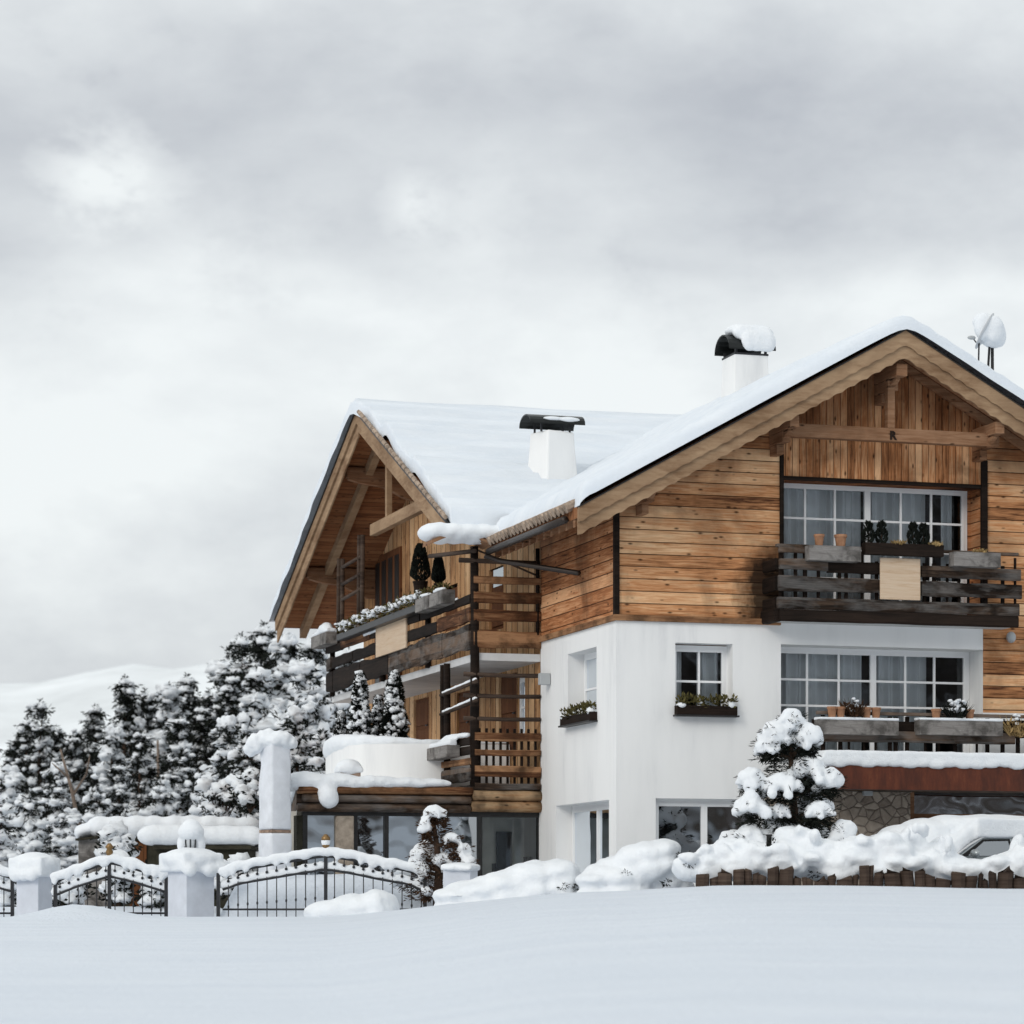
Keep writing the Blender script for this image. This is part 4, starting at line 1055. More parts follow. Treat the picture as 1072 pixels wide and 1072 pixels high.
# --- balconies of the front
vb1 = -0.72
u0_, u1_ = fu(814, vb1), fu(1066, vb1); um_ = (u0_ + u1_) / 2
zq = lambda py: fz(py, um_, vb1)
mb = MB(); mb.box(u0_ + 0.02, u1_ - 0.02, vb1 + 0.12, -0.0, zq(652), zq(641))
bal3 = mb.build('upper_balcony', 'white_soffit', house)
mbs = {'weathered': MB(), 'charred': MB(), 'weathered_warm': MB()}
def fp(mm, p0, p1, pt, pb, v, th, k, wob=0.1, bal_z=zq):
    mbs[mm].plank((fu(p0, v), v, (bal_z(pt) + bal_z(pb)) / 2), (fu(p1, v), v, (bal_z(pt) + bal_z(pb)) / 2), bal_z(pt) - bal_z(pb), th, k, wob)
fp('weathered', 814, 1066, 629, 641, vb1, 0.12, 1, 0.06); fp('charred', 815, 1065, 641.3, 653.5, vb1 + 0.01, 0.14, 2, 0.05)
fp('weathered', 815, 920, 607, 622, vb1, 0.09, 3); fp('weathered', 964, 1069, 608, 623, vb1 - 0.01, 0.09, 4)
fp('weathered', 816, 866, 589, 600.5, vb1, 0.09, 5); fp('charred', 866, 920, 590, 602, vb1 + 0.02, 0.09, 6); fp('weathered', 964, 1068, 591.5, 603.5, vb1, 0.09, 7)
fp('weathered', 815, 846, 577, 583, vb1, 0.07, 8)
for k in mbs: mbs[k].build('railing_board', k, bal3)
# left side of the balcony
mb = MB()
for k, (pt, pb) in enumerate([(589, 600), (607, 622), (629, 641)]):
    mb.plank((u0_, vb1 + 0.06, (zq(pt) + zq(pb)) / 2), (u0_ , -0.01, (zq(pt) + zq(pb)) / 2), zq(pt) - zq(pb), 0.08, 60 + k, 0.08)
mb.plank((u0_ + 0.0, vb1 - 0.0, zq(647.5)), (u0_, -0.01, zq(647.5)), 0.27, 0.16, 66, 0.05); mb.build('railing_board', 'charred', bal3)
mb = MB(); rr = random.Random(11)
for px in (817, 833, 843, 857, 879, 886, 903, 918, 968, 978, 992, 1004, 1014, 1032, 1050, 1063):
    u = fu(px, vb1 + 0.07); wd = rr.uniform(0.018, 0.04); mb.box(u - wd, u + wd, vb1 + 0.062, vb1 + 0.11, zq(632), zq(579 if px % 2 else 588))
mb.build('picket', 'charred', bal3)
mb = MB(); mb.box(fu(814, vb1) - 0.02, fu(1066, vb1), vb1 - 0.03, vb1 + 0.09, zq(577), zq(574)); mb.build('rail', 'weathered', bal3, bevel=0.01)
mb = MB(); mb.box(fu(921, vb1 - 0.08), fu(963, vb1 - 0.08), vb1 - 0.11, vb1 - 0.07, zq(628.5), zq(585)); mb.build('panel', 'sign_wood', bal3, bevel=0.01)

vb2 = -1.45
u0_, u1_ = fu(857, vb2), UW; um_ = fu(965, vb2)
zr = lambda py: fz(py, um_, vb2)
mb = MB(); mb.box(fu(864, vb2), u1_, vb2 + 0.1, 0.0, zr(826), zr(798)); can = mb.build('lower_balcony', 'weathered', house)
MB().box(fu(863, vb2), u1_ + 0.05, vb2, vb2 + 0.097, zr(827), zr(797)).build('rust_fascia', 'rust', can)
pr = [('b', (fu(863, vb2) - 0.02, vb2 - 0.05, zr(799)), (u1_, vb2 + 0.5, zr(786.5)))]
for i in range(26):
    u = lerp(fu(865, vb2), u1_, i / 25); pr.append(('e', (u, vb2 - 0.0, zr(796.5) + rng.uniform(-0.05, 0.02)), (0.25, 0.07, 0.12)))
snow('ledge_snow', pr, can, 0.035, 4, 0.015)
mbs = {'weathered': MB(), 'charred': MB(), 'weathered_warm': MB()}
vr_ = vb2 + 0.62; zs = lambda py: fz(py, um_, vr_)
fp('weathered', 857, 1062, 766, 777.5, vr_, 0.09, 11, 0.12, zs); fp('weathered', 855, 1140, 746, 749.5, vr_ + 0.02, 0.09, 12, 0.05, zs); fp('charred', 1040, 1140, 752, 770, vr_ + 0.05, 0.08, 13, 0.1, zs)
fp('charred', 850, 960, 755, 766, vr_ + 0.06, 0.06, 14, 0.1, zs)
for k in mbs: mbs[k].build('railing_board', k, can)
mb = MB()
for px in (862, 880, 889, 905, 917, 932, 938, 950, 969, 983, 1000, 1023, 1034, 1050, 1066):
    u = fu(px, vr_ + 0.1); wd = 0.02 if px % 2 else 0.04; mb.box(u - wd, u + wd, vr_ + 0.1, vr_ + 0.14, zs(792), zs(750))
mb.build('picket', 'charred', can)
# stone wall and long window beneath
sp = fu(953, -0.12)
MB().box(A(800) + 0.02, sp, -0.12, -0.003, Z0, zr(826.5)).build('stone_wall', 'stonework', house)
w0, w1 = fu(956, -0.06), UW - 0.4; wz0, wz1 = fz(852, w0, 0), fz(829, w0, 0)
MB().box(sp + 0.003, w0, -0.11, -0.004, Z0, zr(826.5)).build('window_post', 'beam_wood', house)
fr = MB(); fr.box(w0 + 0.002, w1, -0.09, -0.01, wz0 - 0.09, wz0); fr.box(w0 + 0.002, w1, -0.09, -0.01, wz1, wz1 + 0.07)
lw = fr.build('window', 'beam_wood', house); MB().quad((w0, -0.03, wz0), (w1, -0.03, wz0), (w1, -0.03, wz1), (w0, -0.03, wz1)).build('pane', 'glass_sky', lw, recalc=False)
MB().box(w0, w1, -0.022, -0.012, wz0, wz1).build('room', 'room_dark', lw)
# small fittings
MB().box(-0.24, -0.01, fv(571, -0.1) - 0.08, fv(571, -0.1) + 0.08, fz(718, 0, 4.6), fz(706, 0, 4.6)).build('wall_lamp', 'grey_plastic', house, bevel=0.01)
MB().ball((fu(1058.5, -0.12), -0.12, fz(667, 8.4, -0.12)), (0.10, 0.10, 0.12), 12, 8).build('wall_lamp', 'grey_plastic', house, True)
MB().box(fu(904, -0.2), fu(914, -0.2), -0.2, -0.125, fz(832.5, 4.5, -0.2), fz(826, 4.5, -0.2)).build('wall_lamp', 'grey_plastic', house, bevel=0.01)

# --- chimneys
def on_wing(px, py):                                 # where a sight line meets the near slope of the wing
    best = None
    for i in range(400):
        v = VN + (VR - VN) * i / 400; u = fu(px, v); e = abs(pixy(u, v, zw(v) + 0.28) - py)
        if best is None or e < best[0]: best = (e, u, v)
    return best[1], best[2]
def pixy(u, v, z): return HY - F * z / xy(u, v)[1]
cu_, cv_ = on_wing(578, 502)
zc = lambda py: fz(py, cu_, cv_); kx = xy(cu_, cv_)[1] / F
ch = MB(); P_ = []
for hw_, py in ((20.5, 520), (19.6, 500), (17.6, 470), (16.9, 455), (16.6, 453)):
    for k in range(4):
        t_ = math.radians(17 + 45 + 90 * k); P_.append((cu_ + hw_ * 1.414 * kx * math.cos(t_), cv_ + hw_ * 1.414 * kx * math.sin(t_), zc(py)))
ch.add(P_, [(3, 2, 1, 0), (16, 17, 18, 19)] + [(4 * i + k, 4 * i + (k + 1) % 4, 4 * i + 4 + (k + 1) % 4, 4 * i + 4 + k) for i in range(4) for k in range(4)])
c2 = ch.build('wing_chimney', 'plaster', house, False, bevel=0.07)
st = MB()
for sx in (-1, 1):
    for sy in (-1, 1): st.box(cu_ + sx * 0.33 - 0.02, cu_ + sx * 0.33 + 0.02, cv_ + sy * 0.25 - 0.02, cv_ + sy * 0.25 + 0.02, zc(454), zc(443))
st.build('cap_stay', 'iron', c2)
cp = MB(); n = 10; top, bot = [], []
for i in range(n + 1):
    t = math.pi * i / n; vv = cv_ - 0.42 * math.cos(t); z = zc(447) + 0.22 * math.sin(t)
    top.append((cu_ - 30 * kx, vv, z + 0.03)); bot.append((cu_ - 30 * kx, vv, z))
strip(cp, top, bot, (60 * kx, 0, 0)); cp.build('chimney_cap', 'black_tin', c2)
snow('cap_snow', [('e', (cu_ + 0.28, cv_ - 0.36, zc(441.5)), (0.28, 0.12, 0.06)), ('e', (cu_ - 0.1, cv_ - 0.36, zc(441)), (0.25, 0.1, 0.05))], c2, 0.03, 4, 0.01)

cv_ = 6.2; cu_ = fu(780, cv_); zc = lambda py: fz(py, cu_, cv_); kx = xy(cu_, cv_)[1] / F
ch = MB(); q = 20.5 * kx
ch.hexa([(cu_ - q, cv_ - q, zf(cu_) - 0.5), (cu_ + q, cv_ - q, zf(cu_) - 0.5), (cu_ + q, cv_ + q, zf(cu_) - 0.5), (cu_ - q, cv_ + q, zf(cu_) - 0.5), (cu_ - q * 0.9, cv_ - q * 0.9, zc(374)), (cu_ + q * 0.9, cv_ - q * 0.9, zc(374)), (cu_ + q * 0.9, cv_ + q * 0.9, zc(374)), (cu_ - q * 0.9, cv_ + q * 0.9, zc(374))])
c1_ = ch.build('front_chimney', 'plaster', house, bevel=0.02)
st = MB()
for sx in (-1, 1):
    for sy in (-1, 1): st.box(cu_ + sx * q * 0.8 - 0.025, cu_ + sx * q * 0.8 + 0.025, cv_ + sy * q * 0.8 - 0.025, cv_ + sy * q * 0.8 + 0.025, zc(376), zc(368))
st.box(cu_ - q * 0.92, cu_ + q * 0.92, cv_ - q * 0.92, cv_ + q * 0.92, zc(375), zc(373)); st.build('cap_stay', 'iron', c1_)
cp = MB(); top, bot = [], []
for i in range(n + 1):
    t = math.pi * i / n; vv = cv_ - 0.46 * math.cos(t); z = zc(370) + 0.35 * math.sin(t)
    top.append((cu_ - 26 * kx, vv, z + 0.03)); bot.append((cu_ - 26 * kx, vv, z))
strip(cp, top, bot, (52 * kx, 0, 0)); cp.build('chimney_cap', 'black_tin', c1_)
snow('cap_snow', [('e', (cu_ + t, cv_ - .05, zc(347.5)), (0.26, 0.42, 0.135)) for t in (-0.22, -.12, 0.0, .1, .2, 0.28)] + [('e', (cu_ + t, cv_ - .34, zc(352)), (0.22, 0.14, 0.17)) for t in (-0.2, -.06, .08, .22, .34)] + [('e', (cu_ + t, cv_ - 0.47, zc(361)), (0.2, 0.10, 0.24)) for t in (-.08, .08, .24, .36)], c1_, 0.04, 4, 0.015)
# ================================================================== things on and around the house
def hw(u, v, z): X, Y = xy(u, v); return Vector((X, Y, z))    # house place to world
def tuft(mb, c, r, n, L, wd, up=0.5):
    for _ in range(n):
        d = Vector((rng.gauss(0, 1), rng.gauss(0, 1), rng.gauss(0, 1) + up)).normalized()
        p = Vector(c) + Vector((d.x * r[0], d.y * r[1], d.z * r[2])) * rng.uniform(0.15, 1.0) ** 0.6
        dd = (d + Vector((rng.gauss(0, .4), rng.gauss(0, .4), rng.gauss(0, .4) + up * 0.5)))
        mb.needle(p, dd, L * rng.uniform(0.6, 1.3), wd)

def planter_box(name, label, u0, u1, v, z0, z1, dep, group=None, mat='grey_box', snowy=0.0):
    t = thing(name, label, 'planter', hw((u0 + u1) / 2, v, z0), ANG, group)
    L, H = (u1 - u0) / 2, z1 - z0
    mb = MB(); th = 0.03
    mb.box(-L, L, -dep / 2, -dep / 2 + th, 0, H); mb.box(-L, L, dep / 2 - th, dep / 2, 0, H)
    mb.box(-L, -L + th, -dep / 2 + th, dep / 2 - th, 0, H); mb.box(L - th, L, -dep / 2 + th, dep / 2 - th, 0, H); mb.box(-L + th, L - th, -dep / 2 + th, dep / 2 - th, 0, 0.03)
    mb.build('box', mat, t)
    MB().box(-L + th, L - th, -dep / 2 + th, dep / 2 - th, 0.031, H - 0.03).build('soil', 'soil', t)
    if snowy: snow('snow_cap', [('b', (-L - 0.01, -dep / 2 - 0.02, H - 0.02), (L + 0.01, dep / 2, H + snowy))], t, 0.02, 4, 0.006)
    return t
# upper front balcony
planter_box('planter_box', 'grey wooden planter box beside two clay pots on the upper front balcony rail', fu(845, vb1 - .2), fu(899, vb1 - .2), vb1 - 0.2, zq(592), zq(576.5), 0.24)
planter_box('planter_box', 'grey wooden planter box near the far end of the upper front balcony rail', fu(996, vb1 - .2), fu(1045, vb1 - .2), vb1 - 0.2, zq(592.5), zq(577.5), 0.24)
planter_box('flower_trough', 'long black flower trough holding four dark dwarf conifers above the wooden panel', fu(904, vb1 - .15), fu(986, vb1 - .15), vb1 - 0.15, zq(583), zq(571), 0.2, mat='charred')
wheres = ['first dwarf conifer from the chimney side in the black trough, beside the clay pots', 'second dwarf conifer in the black trough, tallest of the four on the balcony', 'third dwarf conifer in the black trough, past the wooden panel middle', 'last dwarf conifer in the black trough, nearest the bare trough end']
for k, (px, pt) in enumerate(((909, 549), (923, 548), (956, 548), (966.5, 549))):
    u = fu(px, vb1 - .15); zt_, zb_ = zq(pt), zq(572); h_ = zt_ - zb_
    t = thing('dwarf_conifer', wheres[k], 'conifer', hw(u, vb1 - 0.15, zb_), ANG, 'dwarf conifers in the balcony trough')
    mb = MB()
    for i in range(420):
        q = rng.random(); r_ = 0.115 * (math.sin(min(1, q * 1.15 + 0.18) * math.pi) ** 0.7 if q < 0.75 else (1 - q) * 2.6 + 0.08); a_ = rng.uniform(0, 6.28)
        mb.needle((r_ * math.cos(a_) * .9, r_ * math.sin(a_) * .9, q * h_ * 0.92), (math.cos(a_) * .5, math.sin(a_) * .5, 1), 0.09, 0.016)
    mb.build('crown', 'needles', t, recalc=False)
    MB().path([(0, 0, -0.05), (0, 0, h_ * 0.8)], 0.012, 6).build('trunk', 'bark', t)
def pot(label, u, v, z, h, r, mat='clay', group='clay pots on the front balconies'):
    t = thing('clay_pot', label, 'pot', hw(u, v, z), ANG, group)
    MB().lathe((0, 0, 0), [(r * 0.72, 0), (r * 0.95, h * 0.78), (r * 1.08, h * 0.78), (r * 1.08, h), (r * 0.92, h), (r * 0.9, h * 0.8)], 14).build('bowl', mat, t)
    MB().lathe((0, 0, h * 0.7), [(r * 0.86, 0), (r * 0.86, h * 0.1)], 12).build('soil', 'soil', t)
pot('clay pot on the upper balcony box, nearer the dark end post', fu(857.5, vb1 - .2), vb1 - 0.2, zq(577), 0.24, 0.10)
pot('clay pot on the upper balcony box, nearer the black trough', fu(880, vb1 - .2), vb1 - 0.2, zq(577), 0.25, 0.12)
def grass_tuft(label, u, v, z, h, mat, n=70, spread=0.14, cat='plant', group=None, snown=0):
    t = thing('balcony_plant', label, cat, hw(u, v, z), ANG, group)
    mb = MB()
    for i in range(n):
        a_ = rng.uniform(0, 6.28); d = Vector((math.cos(a_) * .6, math.sin(a_) * .6, rng.uniform(.6, 1.4)))
        mb.needle((math.cos(a_) * spread * rng.random(), math.sin(a_) * spread * rng.random(), 0), d, h * rng.uniform(.5, 1.1), 0.012)
    for i in range(n): 
        a_ = rng.uniform(0, 6.28); mb.needle((math.cos(a_) * spread * rng.random() * 1.2, math.sin(a_) * spread * rng.random() * 1.2, h * rng.uniform(0, .6)), (rng.gauss(0, 1), rng.gauss(0, 1), rng.random()), h * .3, 0.025)
    mb.build('leaves', mat, t, recalc=False)
    if snown:
        mb = MB()
        for i in range(snown):
            a_ = rng.uniform(0, 6.28); mb.ball((math.cos(a_) * spread * 1.1 * rng.random(), math.sin(a_) * spread * rng.random() - spread * .3, h * rng.uniform(.3, .9)), (0.05, 0.05, 0.03), 7, 5, .3, i)
        mb.build('snow', 'snow', t, True)
grass_tuft('straw coloured dry grass between the dwarf conifers in the black trough', fu(941, vb1 - .15), vb1 - .15, zq(573), 0.16, 'straw')
grass_tuft('straw coloured dry grass at the far end of the black trough', fu(978, vb1 - .15), vb1 - .15, zq(573), 0.15, 'straw')
grass_tuft('low dry plant in the grey box near the upper balcony end', fu(1026, vb1 - .2), vb1 - .2, zq(578), 0.12, 'straw')
# lower front balcony
vq2 = vr_ - 0.14
planter_box('planter_box', 'snow topped grey planter box beneath the dark heather on the lower front balcony', fu(855, vq2), fu(938, vq2), vq2, zs(771), zs(755), 0.26, snowy=0.035)
planter_box('planter_box', 'snow topped grey planter box beneath the white sprigged plant on the lower front balcony', fu(960, vq2), fu(1047, vq2), vq2, zs(769.5), zs(753.5), 0.26, snowy=0.035)
for (px, lab) in ((871, 'clay pot at the conifer side of the lower balcony box'), (880, 'clay pot beside the dark heather, conifer side, lower balcony'), (907, 'clay pot beside the dark heather, mullion side, lower balcony'), (917, 'clay pot at the bare end of the first lower balcony box'), (980, 'clay pot before the white sprigged plant on the lower balcony'), (1015, 'clay pot behind the white sprigged plant on the lower balcony')):
    pot(lab, fu(px, vq2), vq2, zs(753.5), 0.22, 0.095)
grass_tuft('dark heather with brown stalks between clay pots on the lower front balcony', fu(893, vq2), vq2, zs(753), 0.42, 'needles_brown', 130, 0.16, snown=6)
grass_tuft('sprawling plant with white snowy sprigs on the lower front balcony', fu(1000, vq2), vq2, zs(752), 0.42, 'needles', 90, 0.2, snown=26)
grass_tuft('brown twiggy plant beyond the last box on the lower front balcony', fu(1066, vq2), vq2, zs(770), 0.5, 'straw', 90, 0.2, snown=5)
# window boxes
def window_box(label, P_, a0, a1, z0, z1, c, group, rz):
    ctr = hw(*P_((a0 + a1) / 2, z0, c)); t = thing('window_box', label, 'flower box', ctr, rz, group)
    L = abs(a1 - a0) / 2; H = z1 - z0
    MB().box(-L, L, -0.11, 0.11, 0, H).build('box', 'charred', t, bevel=0.01)
    MB().box(-L - 0.03, L + 0.03, -0.14, 0.12, -0.035, -0.003).build('sill', 'dark_metal', t)
    mb = MB()
    for i in range(12): tuft(mb, (lerp(-L * .85, L * .85, i / 11), -0.02, H + .05), (0.10, 0.10, 0.13), 26, 0.11, 0.024)
    mb.build('leaves', 'leaf_olive', t, recalc=False)
    s_ = [('e', (-L + 0.1, -0.06, H), (0.11, 0.09, 0.06)), ('e', (L - 0.12, -0.06, H + .02), (0.09, 0.08, 0.09)), ('e', (-L * .2, -.05, H + .06), (.06, .05, .03)), ('e', (L * .3, -.05, H + .1), (.05, .05, .03))]
    snow('snow', s_, t, 0.025, 3, 0.008)
    return t
window_box('black window box of olive green plants below the front wall casement', PF, A(706), A(769), B(748.5, 1.5), B(739, 1.5), -0.06, 'window flower boxes', ANG)
window_box('window box of olive green plants on the side wall below the narrow window', PL, va0 - 0.05, va1 + 0.05, lz0 + 0.01, lz0 + 0.18, -0.05, 'window flower boxes', ANG - math.pi / 2)
# wing balcony: long trough with frosted plants, stone planters, dark shrubs
def wing_box(name, label, p0, p1, z, H, mat, off=-0.22, dep=0.24, group=None):
    v0, v1 = sorted((ub(p0), ub(p1))); t = thing(name, label, 'planter', hw(UB + off, (v0 + v1) / 2, z), ANG - math.pi / 2, group); L = (v1 - v0) / 2
    mb = MB(); mb.box(-L, L, -dep / 2, dep / 2, 0, H); mb.build('box', mat, t, bevel=0.015)
    return t, L
ztr = zb(619)
t, L = wing_box('flower_trough', 'long dark trough of snow frosted plants on the side balcony rail', 452, 366, ztr - 0.08, 0.16, 'dark_metal')
mb, ms = MB(), MB()
for i in range(64):
    x = lerp(-L, L, i / 63); hh = 0.22 + 0.12 * noise.noise(Vector((x * 1.7, 3, 0)))
    tuft(mb, (x, -0.02, 0.16 + hh * 0.5), (0.12, 0.13, hh * 0.6), 22, 0.11, 0.02)
    for k in range(3): ms.ball((x + rng.gauss(0, .07), rng.uniform(-.16, .08), 0.18 + hh * rng.uniform(.4, 1.1)), (rng.uniform(.04, .085), .06, rng.uniform(.025, .05)), 7, 5, .4, i + k)
mb.build('leaves', 'leaf_olive', t, recalc=False); ms.build('snow', 'snow', t, True)
for (p0, p1, lab) in ((481, 467, 'rounded grey stone planter on the side balcony rail, nearest the corner post'), (466, 452, 'rounded grey stone planter on the side balcony rail, touching the long trough')):
    t, L = wing_box('stone_planter', lab, p0, p1, zb(626), 0.30, 'grey_box', -0.24, 0.3, 'stone planters on the side balcony')
    mb = MB(); tuft(mb, (0, 0, .36), (L * .9, .14, .12), 90, .1, .02); mb.build('leaves', 'leaf_olive', t, recalc=False)
    snow('snow', [('e', (0, -.05, .33), (L * .8, .12, .06))], t, .03, 3, .01)
t, L = wing_box('end_box', 'snow filled grey box at the far end of the side balcony', 357, 341, zb(622), 0.3, 'grey_box', -0.24, 0.3)
snow('snow', [('b', (-L, -.14, .29), (L, .14, .4)), ('e', (L * .2, 0, .42), (L * .6, .16, .16))], t, .04, 4, .03)
def balcony_shrub(label, px, pt, pb, v_off, r):
    v = VC + v_off; u = fu(px, v); z0, z1 = fz(pb, u, v), fz(pt, u, v); h_ = z1 - z0
    t = thing('potted_conifer', label, 'conifer', hw(u, v, z0 - 0.3), ANG)
    MB().lathe((0, 0, 0), [(r * .6, 0), (r * .8, .3), (r * .85, .3), (r * .85, .33)], 14).build('pot', 'charred', t)
    mb = MB()
    for i in range(1500):
        q = rng.random(); r_ = r * (min(1, q * 5 + .35)) * (1 - q) ** .55; a_ = rng.uniform(0, 6.28)
        mb.needle((r_ * math.cos(a_), r_ * math.sin(a_), .32 + q * h_ * .95), (math.cos(a_) * .6, math.sin(a_) * .6, .9), .10, .02)
    mb.build('crown', 'needles', t, recalc=False)
balcony_shrub('dark upright potted conifer on the side balcony, the taller one by the trough', 440, 571, 610, 4.2, 0.21)
balcony_shrub('dark upright potted conifer on the side balcony, the smaller one near the hood', 459, 584, 612, 3.4, 0.13)

# ------------------------------------------------------------------ snow laden trees
def conifer(h, r, seed, nbr, blade=0.3, bw=0.03, clump=0.26, snowp=0.7, low=0.08, droop=0.25, power=0.8, flat=0.65, nb=7):
    """Branches at ragged heights, drooping, each with dark needles below and lumps of snow above."""
    q = random.Random(seed)
    tr, fo, sn = MB(), MB(), MB()
    bend = [(q.gauss(0, .04 * r), q.gauss(0, .04 * r)) for _ in range(5)]
    tr.path([(bend[i][0] * (i > 0), bend[i][1] * (i > 0), h * i / 4.2) for i in range(5)], [h * .017 + .03, h * .015 + .02, h * .011 + .015, h * .007 + .01, .012], 8)
    lob = [q.uniform(.65, 1.2) for _ in range(7)]
    for b in range(nbr):
        t = low + (1 - low) * (q.random() ** 1.25); z = h * min(.97, t); a_ = b * 2.39996 + q.uniform(-.5, .5)
        R = (r * (1 - t) ** power + .02 * h) * lob[int(t * 6.99)] * (1 + .25 * noise.noise(Vector((math.cos(a_) * 1.3, math.sin(a_) * 1.3, z * .8 + seed))))
        L = R * q.uniform(.6, 1.15)
        d = Vector((math.cos(a_), math.sin(a_), 0)); dr = droop * q.uniform(.2, 1.8)
        tr.path([Vector((0, 0, z)) + d * .02, Vector((0, 0, z)) + d * L * .95 + Vector((0, 0, -dr * L * .9))], [.02 + .003 * h * (1 - t), .005], 4, caps=False)
        n = max(3, int(L / (clump * .6)))
        for s_ in range(1, n + 1):
            f = s_ / n; p = Vector((0, 0, z)) + d * L * f + Vector((q.gauss(0, .1), q.gauss(0, .1), -dr * L * f * f))
            for w_ in range(nb):
                dd = d * q.uniform(-.3, 1.0) + Vector((q.gauss(0, .7), q.gauss(0, .7), q.uniform(-1.0, .35)))
                fo.needle(p + Vector((q.gauss(0, .12), q.gauss(0, .12), q.uniform(-.22, .02))), dd, blade * q.uniform(.5, 1.3), bw)
            if q.random() < snowp:
                c = clump * (q.uniform(.45, 1.0) if q.random() < .7 else q.uniform(.9, 1.45)) * (.55 + .5 * (1 - t))
                sn.ball(p + Vector((q.gauss(0, .08), q.gauss(0, .08), c * .35)), (c * q.uniform(.7, 1.3), c * q.uniform(.7, 1.3), c * flat * q.uniform(.7, 1.4)), 8, 6, .45, q.random() * 90)
    for k in range(160):
        z = h * q.uniform(.86, 1.0); R = (h - z) * .35 + .03; a_ = q.uniform(0, 6.28)
        fo.needle((R * math.cos(a_) * q.random(), R * math.sin(a_) * q.random(), z), (math.cos(a_), math.sin(a_), q.uniform(-.2, 1.2)), blade * .6, bw * .7)
    for k in range(4): sn.ball((q.gauss(0, .09), q.gauss(0, .09), h * (.90 + .022 * k)), (clump * .34, clump * .34, clump * .3), 7, 5, .4, seed + k)
    return tr, fo, sn
def plant_conifer(name, label, loc, parts, group=None, leaf='needles', trunk='bark', rz=0.0):
    t = thing(name, label, 'tree', loc, rz, group)
    tr, fo, sn = parts
    tr.build('trunk', trunk, t, True); fo.build('crown', leaf, t, recalc=False); sn.build('snow', 'snow', t, True, recalc=False)
    return t
# the wood behind: six kinds, copied with their parts
variants = [conifer(9, 1.35, 11, 150, .30, .034, .27, .42, .10, .40, nb=9), conifer(8, 1.15, 12, 130, .30, .034, .26, .38, .12, .35, nb=9), conifer(7, 1.6, 13, 130, .32, .036, .33, .55, .06, .45, nb=8),
            conifer(10, 1.15, 14, 150, .30, .034, .25, .30, .16, .30, nb=10), conifer(6, 1.8, 15, 120, .32, .038, .38, .66, .04, .45, nb=8), conifer(9, 1.9, 16, 170, .34, .038, .40, .68, .08, .45, nb=8)]
vh = [9, 8, 7, 10, 6, 9]
kinds = ['tall dark conifer with patchy snow', 'slim conifer with patchy snow', 'broad snow laden conifer', 'tall open dark conifer', 'low conifer buried in snow', 'large white plastered conifer']
protos = {}
wood_trees = []
def copy_tree(t, loc, rz, sc):
    c = t.copy(); COL.objects.link(c); c.location = loc; c.rotation_euler = (0, 0, rz); c.scale = sc
    for ch in t.children:
        d = ch.copy(); COL.objects.link(d); d.parent = c
    return c
forest = [  # photo column, tip row, distance, kind
    (-14, 775, 108, 2), (8, 800, 100, 4), (42, 733, 112, 0), (22, 770, 118, 1), (76, 770, 116, 1), (62, 800, 98, 2), (100, 738, 118, 3), (118, 760, 108, 5), (131, 708, 116, 3), (152, 722, 120, 0),
    (147, 765, 104, 1), (176, 716, 113, 5), (196, 706, 118, 3), (188, 750, 103, 1), (219, 722, 112, 0), (236, 690, 117, 5), (252, 664, 110, 0), (276, 652, 118, 3), (270, 700, 99, 5), (300, 664, 106, 5), (320, 690, 97, 5),
    (240, 752, 92, 2), (258, 770, 87, 4), (330, 668, 114, 5), (349, 712, 101, 2), (215, 800, 96, 4), (168, 815, 97, 4), (100, 822, 97, 4), (30, 830, 92, 4), (-2, 850, 88, 4), (312, 742, 86, 2), (345, 690, 118, 0), (338, 765, 88, 4), (365, 680, 122, 5), (400, 690, 120, 5), (70, 845, 90, 4), (130, 850, 91, 4),
    (-45, 760, 112, 0), (-75, 770, 108, 5), (88, 790, 122, 0), (60, 760, 124, 3), (160, 770, 124, 3), (205, 765, 124, 0), (12, 780, 126, 3), (28, 752, 115, 3), (54, 765, 119, 1), (90, 760, 120, 0), (110, 772, 110, 1), (140, 730, 119, 1), (164, 735, 117, 3), (186, 728, 117, 1), (210, 738, 110, 3), (229, 735, 109, 1), (264, 690, 113, 1), (288, 672, 112, 0), (244, 705, 108, 3), (124, 800, 100, 1), (48, 805, 104, 0), (180, 790, 100, 0), (228, 790, 99, 0), (112, 790, 126, 1), (230, 760, 124, 3)]
order = sorted(range(len(forest)), key=lambda i: forest[i][0])
anchors = ['far at the picture edge', 'above the outer gate', 'above the outer gate post', 'above the first gate', 'beside the leaning bare trunk', 'behind the garden huts', 'above the lantern pillar', 'behind the snow plastered stone', 'below the wing roof eave', 'behind the terrace conifers']
for k, i in enumerate(order):
    px, py, d, kd = forest[i]
    zg = ground_z((px - CX) / F * d, d) - 0.1
    hh = (HY - py) / F * d - zg; s_ = hh / vh[kd]; p = W(px, py, d); p.z = zg
    sw = max(.75, min(1.15, s_)) if hh > 3 else s_ * 1.2
    where = anchors[0] if px < 0 else anchors[1] if px < 18 else anchors[2] if px < 50 else anchors[3] if px < 80 else anchors[4] if px < 110 else anchors[5] if px < 175 else anchors[6] if px < 232 else anchors[7] if px < 282 else anchors[8] if px < 335 else anchors[9]
    rank = 'set far back' if d > 115 else 'in the middle rank' if d > 104 else 'foremost of the wood'
    lab = '%s %s, %s' % (kinds[kd], rank, where)
    if kd not in protos:
        t = plant_conifer('snowy_conifer', lab, p, variants[kd], 'conifers of the wood behind the garden', rz=0.0); protos[kd] = t
        t.scale = (sw, sw, s_); t.rotation_euler = (0, 0, i * 1.3)
    else:
        t = copy_tree(protos[kd], p, i * 1.3, (sw, sw, s_)); t['label'] = lab
    wood_trees.append((py, t))
same = {}
for py, t in wood_trees: same.setdefault(t['label'], []).append((py, t))
